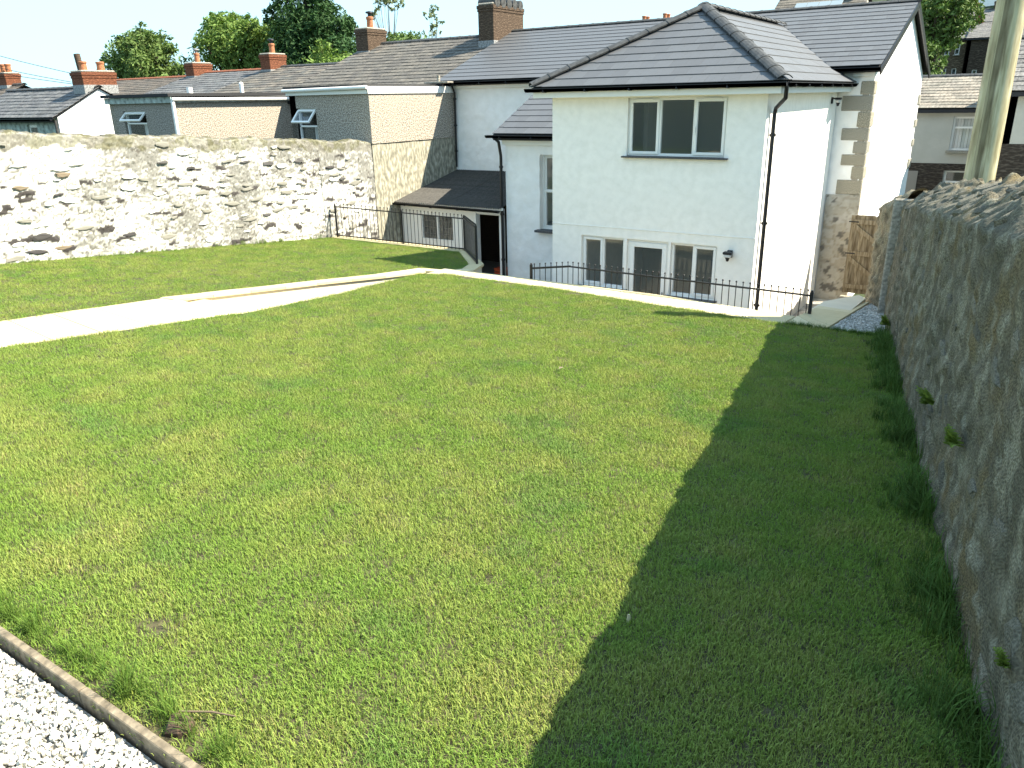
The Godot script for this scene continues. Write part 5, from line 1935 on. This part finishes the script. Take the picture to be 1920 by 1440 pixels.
func simple_house(label: String, group: String, a0: float, a1: float, b: float, depth: float, y0: float, eave: float, ridge: float, wm: Material, roof_tint: Array, wins: Array, ridge_m: Material, chims := [], base_m: Material = null, base_y := 0.0) -> Node3D:
	var t := thing("house", P((a0 + a1) * 0.5, y0, b + depth * 0.5), label, "house", group)
	var holes := []
	for w in wins:
		holes.append([w[0] - a0, w[1] - y0, w[2] - a0, w[3] - y0])
	quad_wall("front_wall", t, wm, P(a0 + 0.004, y0, b), UX, a1 - a0 - 0.008, eave - y0, 0.3, holes)
	for s in 2:
		var g := MB.new()
		var poly := PackedVector2Array([Vector2(0, 0), Vector2(depth, 0), Vector2(depth, eave - y0), Vector2(depth * 0.5, ridge - y0 - 0.06), Vector2(0, eave - y0)])
		if s == 0:
			g.prism(poly, P(a1, y0, b + 0.002), UB, Vector3.UP, 0.3)
		else:
			g.prism(poly, P(a0, y0, b + depth), -UB, Vector3.UP, 0.3)
		part("gable_wall", g, wm, t)
	var bk := MB.new()
	bk.span(P(a0 + 0.3, y0, b + depth - 0.3), P(a1 - 0.3, eave, b + depth))
	bk.span(P(a0 + 0.3, y0, b + 2.2), P(a1 - 0.3, eave, b + 2.3))
	part("inner_wall", bk, M.dark_room, t)
	if base_m:
		var bm := MB.new()
		var bh := []
		for h in holes:
			if h[1] < base_y - y0:
				bh.append([h[0], h[1], h[2], minf(h[3], base_y - y0 - 0.001)])
		wall(bm, P(a0 - 0.02, y0, b - 0.03), UX, a1 - a0 + 0.04, base_y - y0, 0.028, bh)
		part("stone_base", bm, base_m, t)
	for w in wins:
		var f := MB.new()
		var ww: float = w[2] - w[0]
		var hh: float = w[3] - w[1]
		var o := P(w[0], w[1], b + 0.1)
		frame(f, o, UX, 0, 0, ww, hh, 0.07, 0.08)
		if w.size() > 4 and w[4] == 1:
			f.box(o + Vector3(ww * 0.5, hh * 0.5, -0.04), Vector3(ww - 0.14, 0.06, 0.07))
		if w.size() > 4 and w[4] == 2:
			f.box(o + Vector3(ww * 0.5, hh * 0.68, -0.04), Vector3(ww - 0.14, 0.06, 0.07))
		var win := part("window", f, M.upvc, t)
		var g := MB.new()
		pane(g, o, UX, 0.06, 0.06, ww - 0.06, hh - 0.06, 0.04)
		part("pane", g, M.glass, win)
		var s := MB.new()
		s.box(P(w[0] + ww * 0.5, w[1] - 0.04, b - 0.04), Vector3(ww + 0.16, 0.08, 0.2))
		part("sill", s, M.quoin_grey, win)
	var r := old_roof(t, a0 - 0.15, a1 + 0.15, b - 0.25, eave + 0.02, b + depth * 0.5, ridge + 0.05, b + depth + 0.25, roof_tint, 0, ridge_m, 0.3, 0.34)
	for c in chims:
		chimney(r, P(c[0], ridge - 0.25, b + depth * 0.5), 0.6, 0.9, c[1], c[2], [[0, -0.25, 0.12, 0.35], [0, 0.25, 0.12, 0.35]], false, 0.2)
	return t


func build_far_houses() -> void:
	var brown := [Color(0.212, 0.191, 0.157), Color(0.178, 0.163, 0.136), Color(0.238, 0.212, 0.176)]
	var grey := [Color(0.250, 0.244, 0.230), Color(0.220, 0.216, 0.206), Color(0.280, 0.272, 0.254)]
	var warm := [Color(0.340, 0.310, 0.260), Color(0.300, 0.280, 0.236), Color(0.380, 0.340, 0.280)]
	var g := simple_house("grey rendered house with stone ground floor and small white windows beyond the pole", "", 4.35, 7.4, 18, 6, -1.8, 2.66, 3.72, M.grey_render, warm, [[5.86, 1.25, 6.72, 2.4, 2], [5.85, -0.7, 6.62, 0.56, 2]], M.slate_ridge, [], M.grey_stone, 0.8)
	var dr := MB.new()
	dr.span(P(4.62, -1.78, 17.94), P(5.0, 0.52, 17.968))
	part("door", dr, M.dark_room, g)
	var cu := MB.new()
	for i in 8:
		cu.box(P(5.94 + 0.1 * i, 1.85, 18.3), Vector3(0.09, 1.1, 0.02), Basis(Vector3.UP, 0.3 if i % 2 else -0.3))
	part("curtain", cu, M.curtain, g)
	simple_house("beige rendered house with long slate roof behind the wooden pole", "", 7.5, 13.0, 14, 6, -1.8, 3.2, 4.75, M.grey_render, grey, [[9.6, 1.9, 10.6, 2.9, 1]], M.slate_ridge, [], M.grey_stone, 1.72)
	# row whose ridges show above the white house
	simple_house("long house whose brown ridge shows above the white house's roof", "houses behind the white house", -24, -8.9, 28, 7, -1.8, 5.2, 7.0, M.cream_render, brown, [], M.slate_ridge, [[-12.2, 0.55, M.brick_brown], [-10.9, 0.6, M.brick_red]])
	simple_house("darker house with higher ridge just left of the hipped roof's peak", "houses behind the white house", -8.7, -5.4, 27, 7, -1.8, 5.4, 7.25, M.cream_render, brown, [], M.slate_ridge, [[-8.3, 0.5, M.brick_red]])
	var s := simple_house("house with pale solar panels on its brown slate roof", "houses behind the white house", -6.0, -1.2, 34, 7, -1.8, 6.3, 8.55, M.cream_render, brown, [], M.slate_ridge, [[-1.6, 0.7, M.brick_red]])
	for i in 4:
		var p := MB.new()
		var up := Vector3(0, 2.25, -3.5).normalized()
		var nn := UX.cross(up)
		p.box(P(-4.6 + i * 0.66, 6.45, 34.0) + up * 2.2 + nn * 0.08, Vector3(0.64, 1.9, 0.04), Basis(UX, up, nn), 0.004)
		part("solar_panel", p, M.solar, s)
	# hillside
	simple_house("narrow beige hillside house with four slim white windows", "hillside houses", -2.2, 1.0, 75, 8, hill_y(0, 75) - 0.6, 7.75, 9.0, M.beige_stone, grey, [[-0.75, 6.4, -0.35, 7.4, 1], [0.1, 6.4, 0.5, 7.4, 1], [-0.75, 4.0, -0.35, 5.2, 1], [0.1, 4.0, 0.5, 5.2, 1]], M.slate_ridge, [[-1.8, 0.8, M.brick_brown]])
	simple_house("dark stone hillside house with two large white sash windows", "hillside houses", 1.15, 6.2, 74, 9, hill_y(3, 74) - 0.6, 7.7, 9.25, M.dark_stone, grey, [[3.3, 6.1, 4.4, 7.4, 2], [3.2, 3.6, 4.3, 5.1, 1], [1.9, 3.2, 2.3, 5.0], [5.2, 6.1, 6.0, 7.4, 2]], M.slate_ridge, [[1.5, 0.9, M.brick_red], [5.8, 0.9, M.brick_brown]])
	simple_house("hillside house with pale slate roof above the beige one", "hillside houses", -3.5, 2.2, 88, 8, hill_y(0, 88) - 1.5, 9.7, 11.4, M.grey_render, grey, [[-1.0, 8.2, -0.2, 9.3, 1]], M.slate_ridge, [[-0.2, 1.0, M.brick_red], [1.9, 1.0, M.brick_brown]])
	simple_house("upper hillside house with brick chimneys between the trees", "hillside houses", 2.4, 9.0, 92, 8, hill_y(5, 92) - 1.5, 10.0, 11.8, M.cream_render, grey, [[3.0, 8.4, 4.0, 9.6, 1], [5.0, 8.4, 6.0, 9.6, 1]], M.slate_ridge, [[2.8, 1.0, M.brick_red]])
	simple_house("red brick hillside house at the edge behind the pole", "hillside houses", 6.6, 12.0, 70, 8, hill_y(8, 70) - 0.6, 6.4, 8.3, M.brick_red, grey, [[7.2, 4.6, 8.2, 5.8, 1], [9.4, 4.6, 10.4, 5.8, 1]], M.slate_ridge)
	for k in 4:
		var a := -4.0 + k * 5.2
		var b := 112.0 + (k % 2) * 4.0
		var y := hill_y(a, b)
		simple_house(["white house high on the hillside with a slate roof", "grey house high on the hillside beside a white one", "cream house high on the hillside with two windows", "stone house high on the hillside at the right end"][k], "hillside houses", a, a + 4.6, b, 7, y - 1.0, y + 3.4, y + 5.0, [M.white_render, M.grey_render, M.cream_render, M.beige_stone][k], grey, [[a + 0.8, y + 1.6, a + 1.7, y + 2.8, 1], [a + 2.8, y + 1.6, a + 3.7, y + 2.8, 1]], M.slate_ridge, [[a + 0.4, 0.9, M.brick_red]])


# ---------------------------------------------------------------- trees and plants
func tree(called: String, label: String, category: String, group: String, at: Vector3, blobs: Array, leaf: float, per: float, tones: Array, trunk: float, sd: int, up_bias := 0.3, fill := 0.55, grow := 1.0) -> void:
	var lumps := RandomNumberGenerator.new()
	lumps.seed = sd * 7
	for k in blobs.duplicate():
		k[0] *= grow
		k[1] *= grow
		if k[1].x < 1.1:
			continue
		for q in 6:
			var d := Vector3(lumps.randfn(0, 1), lumps.randfn(0.35, 0.8), lumps.randfn(0, 1)).normalized()
			blobs.append([k[0] + d * k[1] * lumps.randf_range(0.8, 1.12), k[1] * lumps.randf_range(0.24, 0.42)])
	var r := RandomNumberGenerator.new()
	r.seed = sd
	var t := thing(called, at, label, category, group)
	var tb := MB.new()
	var top: float = 0.0
	for k in blobs:
		top = maxf(top, k[0].y)
	tb.tube([at - Vector3.UP * 0.3, at + Vector3(trunk * 0.4, top * 0.3, 0), at + Vector3(-trunk * 0.3, top * 0.65, trunk * 0.4)], [trunk * 1.25, trunk, trunk * 0.6], 10)
	part("trunk", tb, M.bark, t)
	var lb := MB.new()
	for k in blobs:
		var c: Vector3 = at + k[0]
		var from := at + Vector3(0, top * r.randf_range(0.3, 0.6), 0)
		var mid: Vector3 = from.lerp(c, 0.55) + Vector3.UP * 0.3 * k[1].y * r.randf()
		lb.tube([from, mid, c], [trunk * 0.45, trunk * 0.28, trunk * 0.1], 6)
		for q in 3:
			lb.tube([mid, c + Vector3(r.randf_range(-1, 1), r.randf_range(-0.5, 1), r.randf_range(-1, 1)) * k[1] * 0.7], [trunk * 0.16, trunk * 0.05], 5)
	part("branches", lb, M.bark, t)
	var cb := MB.new()
	for k in blobs:
		var c: Vector3 = at + k[0]
		var rad: Vector3 = k[1]
		var n := int(per * 0.8 * (rad.x * rad.y + rad.y * rad.z + rad.x * rad.z))
		var tufts := []
		for q in max(6, n / 14):
			var d := Vector3(r.randfn(0, 1), r.randfn(0, 1), r.randfn(0, 1)).normalized()
			tufts.append([d * pow(r.randf(), fill * 0.5), r.randf_range(0.16, 0.34), tones[r.randi() % tones.size()]])
		for i in n:
			var tf: Array = tufts[i % tufts.size()]
			var e := Vector3(r.randfn(0, 1), r.randfn(0, 1), r.randfn(0, 1)) * 0.55
			var d: Vector3 = tf[0] + e * tf[1]
			d = d.limit_length(1.06)
			var p := c + Vector3(d.x * rad.x, d.y * rad.y, d.z * rad.z)
			var nn := (Vector3(r.randfn(0, 1), r.randfn(0, 1), r.randfn(0, 1)) + d * 0.8 + Vector3.UP * up_bias).normalized()
			var x := nn.cross(Vector3(r.randfn(0, 1), r.randfn(0, 1), r.randfn(0, 1))).normalized()
			var y := nn.cross(x)
			var s := leaf * r.randf_range(0.6, 1.35)
			var tone: Color = tf[2]
			var v := r.randf_range(0.75, 1.3)
			cb.paint(Color(tone.r * v, tone.g * v, tone.b * v))
			var tip := p + x * s
			cb.tri(p - y * s * 0.32 , tip + nn * s * 0.1, p + y * s * 0.32)
			cb.tri(p + y * s * 0.32, p - x * s * 0.75, p - y * s * 0.32)
	part("crown", cb, M.leaf, t)


func build_trees() -> void:
	var g := "trees beyond the terrace"
	var evergreen := [Color(0.038, 0.082, 0.026)]
	var olive := [Color(0.106, 0.16, 0.044)]
	var leafy := [Color(0.146, 0.22, 0.052)]
	var wispy := [Color(0.155, 0.185, 0.092)]
	tree("evergreen_tree", "tall dense dark evergreen tree rising behind the terrace chimneys", "tree", g, P(-31.2, -1.78, 23.0), [[Vector3(0, 6.6, 0), Vector3(3.0, 3.1, 3.0)], [Vector3(-0.4, 9.0, 0.2), Vector3(2.0, 1.9, 2.0)], [Vector3(1.2, 8.6, 0), Vector3(1.6, 1.6, 1.6)], [Vector3(-2.0, 7.6, -0.5), Vector3(1.5, 1.6, 1.5)], [Vector3(2.1, 6.8, -0.4), Vector3(1.5, 1.7, 1.5)], [Vector3(0.3, 10.1, -0.2), Vector3(1.1, 0.95, 1.1)], [Vector3(-2.7, 6.0, -1.0), Vector3(1.2, 1.3, 1.2)], [Vector3(0.2, 5.5, 1.8), Vector3(1.8, 1.6, 1.6)]], 0.155, 430, evergreen, 0.4, 201, 0.4, 0.55, 1.06)
	tree("broadleaf_tree", "rounded olive green tree behind the brown roofs", "tree", g, P(-41.8, -1.78, 17.9), [[Vector3(0, 6.4, 0), Vector3(2.6, 2.2, 2.6)], [Vector3(-1.2, 7.8, 0), Vector3(1.4, 1.2, 1.4)], [Vector3(1.2, 7.7, 0.6), Vector3(1.5, 1.25, 1.5)], [Vector3(-2.2, 6.2, -1.0), Vector3(1.4, 1.3, 1.4)], [Vector3(2.4, 6.2, 1.2), Vector3(1.5, 1.4, 1.5)], [Vector3(0.2, 8.3, 0.2), Vector3(1.1, 0.8, 1.1)]], 0.16, 310, olive, 0.3, 202, 0.3, 0.55, 1.07)
	tree("broadleaf_tree", "bright leafy tree between two red brick chimneys", "tree", g, P(-38.4, -1.78, 22.2), [[Vector3(0.2, 6.4, 0), Vector3(2.4, 2.0, 2.2)], [Vector3(-1.3, 7.4, -1.0), Vector3(1.5, 1.3, 1.4)], [Vector3(1.3, 7.4, 1.0), Vector3(1.5, 1.3, 1.4)], [Vector3(0, 8.0, 0), Vector3(1.2, 0.9, 1.2)]], 0.165, 280, leafy, 0.25, 203, 0.3, 0.55, 1.22)
	tree("broadleaf_tree", "bright leafy tree beside the tall dark evergreen", "tree", g, P(-35.4, -1.78, 24.6), [[Vector3(0, 6.2, 0), Vector3(2.4, 1.9, 2.2)], [Vector3(-1.2, 7.1, -1.0), Vector3(1.5, 1.2, 1.4)], [Vector3(1.3, 7.2, 1.0), Vector3(1.6, 1.1, 1.4)]], 0.165, 280, leafy, 0.25, 204, 0.3, 0.55, 1.26)
	tree("broadleaf_tree", "low yellow green tree in front of the tall dark evergreen", "tree", g, P(-26.6, -1.78, 19.6), [[Vector3(0, 5.4, 0), Vector3(2.3, 1.5, 1.9)], [Vector3(1.5, 5.6, 1.0), Vector3(1.7, 1.3, 1.4)], [Vector3(-1.7, 5.2, -1.0), Vector3(1.5, 1.3, 1.4)]], 0.16, 300, leafy, 0.22, 205, 0.3, 0.55, 1.12)
	tree("broadleaf_tree", "olive bushy tree behind the brown chimney and roof ridge", "tree", g, P(-30.3, -1.78, 31.0), [[Vector3(0, 8.0, 0), Vector3(2.3, 1.6, 2.0)], [Vector3(1.6, 8.0, 1.2), Vector3(1.5, 1.3, 1.5)], [Vector3(-1.4, 8.4, -0.8), Vector3(1.3, 1.2, 1.3)]], 0.16, 300, olive, 0.25, 206)
	tree("wispy_tree", "thin wispy tree with a sparse high crown behind the brown chimney", "tree", g, P(-34.2, -1.78, 33.5), [[Vector3(-0.6, 12.2, 0), Vector3(0.9, 0.6, 0.9)], [Vector3(0.5, 12.6, 0.3), Vector3(1.0, 0.7, 0.9)], [Vector3(1.3, 11.8, 0.5), Vector3(0.7, 0.5, 0.6)], [Vector3(-1.6, 11.4, -0.4), Vector3(0.5, 0.45, 0.5)], [Vector3(0.2, 9.6, 0), Vector3(0.9, 0.7, 0.9)]], 0.2, 90, wispy, 0.13, 207)
	tree("wispy_tree", "thin wispy tree with leaf tufts on bare stems beside the big chimney", "tree", g, P(-31.9, -1.78, 36.0), [[Vector3(0.0, 11.3, 0), Vector3(0.7, 0.6, 0.7)], [Vector3(0.8, 10.6, 0.5), Vector3(0.6, 0.5, 0.5)], [Vector3(-0.9, 9.8, -0.4), Vector3(0.45, 0.4, 0.45)], [Vector3(0.3, 10.0, 0.1), Vector3(0.4, 0.4, 0.4)]], 0.19, 90, wispy, 0.1, 208)
	g = "trees on the hillside"
	tree("broadleaf_tree", "dense green tree beside the white gable's peak", "tree", g, P(-0.6, hill_y(-0.6, 63), 63.0), [[Vector3(0, 7.6, 0), Vector3(2.6, 1.9, 2.4)], [Vector3(1.6, 8.4, 0), Vector3(1.7, 1.5, 1.6)], [Vector3(-1.6, 8.8, 0), Vector3(1.6, 1.5, 1.6)], [Vector3(0.3, 6.4, -0.6), Vector3(2.0, 1.2, 1.7)]], 0.24, 170, olive, 0.3, 209)
	tree("broadleaf_tree", "tall loose green tree against the white gable edge", "tree", g, P(0.6, hill_y(0.6, 53), 53.0), [[Vector3(0, 4.2, 0), Vector3(1.5, 1.9, 1.4)], [Vector3(0.6, 2.8, 0), Vector3(1.7, 1.5, 1.5)], [Vector3(-0.6, 5.6, 0), Vector3(1.2, 1.3, 1.1)]], 0.2, 190, olive, 0.2, 210)
	tree("broadleaf_tree", "dark hillside tree beside the wooden pole", "tree", g, P(4.4, hill_y(4.4, 84), 84.0), [[Vector3(0, 5.2, 0), Vector3(1.7, 2.2, 1.6)], [Vector3(0.5, 7.0, 0), Vector3(1.2, 1.3, 1.2)]], 0.26, 160, evergreen, 0.25, 211)
	tree("broadleaf_tree", "bushy tree on top of the hillside behind the houses", "tree", g, P(12, hill_y(12, 118), 118.0), [[Vector3(0, 5.0, 0), Vector3(4.0, 2.8, 3.0)], [Vector3(-3, 5.4, 0), Vector3(2.6, 2.2, 2.4)], [Vector3(3, 5.0, 0), Vector3(2.6, 2.2, 2.4)]], 0.4, 90, evergreen, 0.3, 212)
	tree("broadleaf_tree", "broad dark tree on the hillside skyline", "tree", g, P(-6, hill_y(-6, 128), 128.0), [[Vector3(0, 4.6, 0), Vector3(4.4, 2.6, 3.0)], [Vector3(4, 4.8, 0), Vector3(3.0, 2.2, 2.4)], [Vector3(8, 4.4, 0), Vector3(3.0, 2.2, 2.4)]], 0.4, 90, evergreen, 0.3, 213)
	tree("garden_shrub", "bright green leafy shrub growing behind the dark stone wall beside the pole", "shrub", "", P(8.75, 0.2, -1.0), [[Vector3(0, 1.35, 0), Vector3(0.5, 0.5, 0.45)], [Vector3(0.35, 1.65, 0.1), Vector3(0.42, 0.4, 0.4)], [Vector3(-0.25, 1.6, 0), Vector3(0.36, 0.36, 0.34)], [Vector3(0.1, 1.9, 0), Vector3(0.3, 0.24, 0.28)], [Vector3(0.7, 1.4, 0), Vector3(0.4, 0.45, 0.4)]], 0.055, 1500, [Color(0.13, 0.21, 0.035), Color(0.10, 0.17, 0.03), Color(0.15, 0.22, 0.05)], 0.04, 214)
	# plants rooted in the walls
	var spots := [[8.24, 1.02, -8.27, 0.22], [8.5, 1.32, -9.74, 0.2], [8.27, 0.28, -8.44, 0.12], [8.86, 1.2, -11.6, 0.1], [7.22, 0.18, -2.95, 0.28]]
	var lab := ["yellow green fern sprouting from the middle of the dark wall's face", "upright small fern growing higher on the dark wall's face", "pale withered weed low in the dark wall", "tiny bright weed in the dark wall near the gravel end", "spiky green weed at the corner of the dark wall by the small gravel patch"]
	for k in 5:
		var s: Array = spots[k]
		var at := P(s[0], s[1], s[2])
		var t := thing("wall_plant", at, lab[k], "plant", "plants rooted in the dark wall")
		for i in 13:
			var mb := MB.new()
			var ang := rng.randf_range(-1.1, 1.1)
			var d := (Vector3(-1.0, 0, 0.19) * rng.randf_range(0.15, 0.45) + Vector3(0.19, 0, 1) * ang * 0.8 + Vector3.UP * rng.randf_range(0.4, 1.3)).normalized()
			var side := d.cross(Vector3.UP).normalized()
			var q := rng.randf_range(0.8, 1.2)
			mb.paint(Color(0.16 * q, 0.22 * q, 0.04 * q) if k != 2 else Color(0.3, 0.28, 0.12))
			var p := at - Vector3(-0.02, 0, 0)
			var l: float = s[3] * rng.randf_range(0.6, 1.1)
			for j in 6:
				var f := j / 6.0
				var w: float = 0.06 * (1.0 - f) * s[3] / 0.2 + 0.003
				var c := p + d * l * f + Vector3.DOWN * l * 0.35 * f * f
				var c2 := p + d * l * (f + 0.2) + Vector3.DOWN * l * 0.35 * (f + 0.2) * (f + 0.2)
				mb.tri(c, c + side * w + d * 0.012, c2)
				mb.tri(c, c2, c - side * w + d * 0.012)
			part("frond", mb, M.leaf, t)


func build_pole_and_litter() -> void:
	var at := P(7.97, -0.5, -1.45)
	var t := thing("wooden_pole", at, "pale weathered wooden pole with a dark stained streak behind the dark wall", "pole")
	var mb := MB.new()
	mb.colored = true
	var nz := fbm(301, 1.0, 4)
	var sides := 96
	var rows := 110
	for i in rows:
		for s in sides:
			var q := []
			for e in [[0, 0], [1, 0], [1, 1], [0, 1]]:
				var th: float = TAU * ((s + e[0]) % sides) / sides
				var y: float = 5.08 * (i + e[1]) / rows
				var r: float = 0.218 - 0.007 * y
				q.append(at + Vector3(cos(th) * r, y, -sin(th) * r))
			var tm := TAU * (s + 0.5) / sides
			var ym: float = 5.08 * (i + 0.5) / rows
			var v := nz.get_noise_3d(cos(tm) * 4.0, ym * 0.5, sin(tm) * 4.0)
			var w := nz.get_noise_3d(cos(tm) * 9.0 + 20.0, ym * 0.35, sin(tm) * 9.0)
			var c := Color(0.68, 0.63, 0.44).lerp(Color(0.55, 0.52, 0.33), clampf(0.5 + v, 0, 1))
			var ang := wrapf(tm - 4.62 - 0.08 * sin(ym * 1.3), -PI, PI)       # creosote streak that ran down one side
			var dk := clampf((0.42 + 0.3 * w - absf(ang)) * 3.5, 0, 1)
			c = c.lerp(Color(0.13, 0.115, 0.075), 0.75 * dk)
			mb.paint(c)
			var n0 := Vector3(cos(TAU * s / sides), 0, -sin(TAU * s / sides))
			var n1 := Vector3(cos(TAU * (s + 1) / sides), 0, -sin(TAU * (s + 1) / sides))
			mb.trin(q[0], q[1], q[2], n0, n1, n1)
			mb.trin(q[0], q[2], q[3], n0, n1, n0)
	part("shaft", mb, M.pole_wood, t)
	# small things lying on the lawn
	var tw := thing("twig", P(6.2, lawn_y(-13.2) + 0.03, -13.2), "thin brown twig lying in the grass beside the timber edging", "twig")
	var tb := MB.new()
	tb.tube([P(6.08, lawn_y(-13.3) + 0.045, -13.33), P(6.2, lawn_y(-13.2) + 0.055, -13.26), P(6.3, lawn_y(-13.2) + 0.05, -13.22)], [0.004, 0.005, 0.003], 5)
	part("stem", tb, M.twig, tw)
	var sm := stone_meshes(311, 3)
	var st := [[6.13, -13.37, 0.13, M.brick_brown, "flat brown stone half sunk in the turf beside the timber edging"], [7.3, -11.6, 0.022, M.paving_c, "small pale pebble lying on the lawn near the shadow's edge"]]
	for k in 2:
		var s: Array = st[k]
		var p := P(s[0], lawn_y(s[1]) + 0.02, s[1])
		var o := thing("stone", p, s[4], "stone")
		var bs := Basis(Vector3.RIGHT, -PI / 2).scaled(Vector3(1, 1, 1)) * Basis.from_scale(Vector3(s[2], s[2] * 0.75, 0.06))
		piece("stone_body", sm[k], Transform3D(bs, p), s[3], o)
	for k in 2:                                                     # fallen leaves and bits on the grass
		var a: float = [2.2, 4.6, 1.2, 5.2, 3.1, 6.4][k]
		var b: float = [-5.3, -7.6, -4.6, -3.5, -9.3, -8.2][k]
		var p := P(a, lawn_y(b) + 0.045, b)
		var o := thing("fallen_leaf", p, ["curled dry leaf lying on the lawn towards the coping", "curled dry leaf lying on the lawn near the wall's shadow"][k], "leaf", "dry leaves on the lawn")
		var m := MB.new()
		var x := Vector3(cos(k * 1.7), 0.1, sin(k * 1.7))
		var z := x.cross(Vector3.UP).normalized()
		m.tri(p - x * 0.05, p + z * 0.025 + Vector3.UP * 0.012, p + x * 0.05)
		m.tri(p - x * 0.05, p + x * 0.05, p - z * 0.025 + Vector3.UP * 0.012)
		part("blade", m, M.wood_edge, o)


func _ready() -> void:
	rng.seed = 4711
	var cam := Camera3D.new()
	cam.name = "camera"
	add_child(cam)
	var right := Vector3(0.8348, -0.0193, -0.5502).normalized()
	var back := Vector3(0.5215, 0.3483, 0.779).normalized()
	var up := back.cross(right).normalized()
	cam.transform = Transform3D(Basis(up.cross(back).normalized(), up, back), CAM)
	cam.fov = 53.13
	cam.near = 0.05
	cam.far = 2000.0
	cam.current = true
	var we := WorldEnvironment.new()
	we.name = "environment"
	var env := Environment.new()
	env.background_mode = Environment.BG_SKY
	var sky := Sky.new()
	var ps := ProceduralSkyMaterial.new()
	ps.sky_top_color = Color(0.567, 0.69, 0.80)
	ps.sky_horizon_color = Color(0.65, 0.79, 0.815)
	ps.sky_curve = 0.14
	ps.ground_horizon_color = Color(0.55, 0.6, 0.58)
	ps.ground_bottom_color = Color(0.25, 0.27, 0.2)
	ps.sun_angle_max = 8.0
	sky.sky_material = ps
	env.sky = sky
	env.background_energy_multiplier = 0.85
	env.tonemap_mode = Environment.TONE_MAPPER_LINEAR
	env.tonemap_exposure = 3.0
	env.sdfgi_enabled = true
	env.ssao_enabled = true
	env.ssil_enabled = true
	we.environment = env
	add_child(we)
	var sun := DirectionalLight3D.new()
	sun.name = "sun"
	sun.light_color = Color(1.0, 0.96, 0.88)
	sun.light_energy = 1.6
	sun.light_angular_distance = 0.5
	sun.shadow_enabled = true
	add_child(sun)
	sun.look_at_from_position(SUN_TO * 20.0, Vector3.ZERO, Vector3.UP)
	make_materials()
	print("materials")
	build_ground()
	print("ground")
	build_left_wall()
	build_right_wall()
	print("walls")
	build_extension()
	build_white_house()
	build_lean_to()
	build_gate()
	build_railings()
	print("house")
	build_terrace()
	build_far_houses()
	print("houses")
	build_trees()
	build_pole_and_litter()
	print("done")
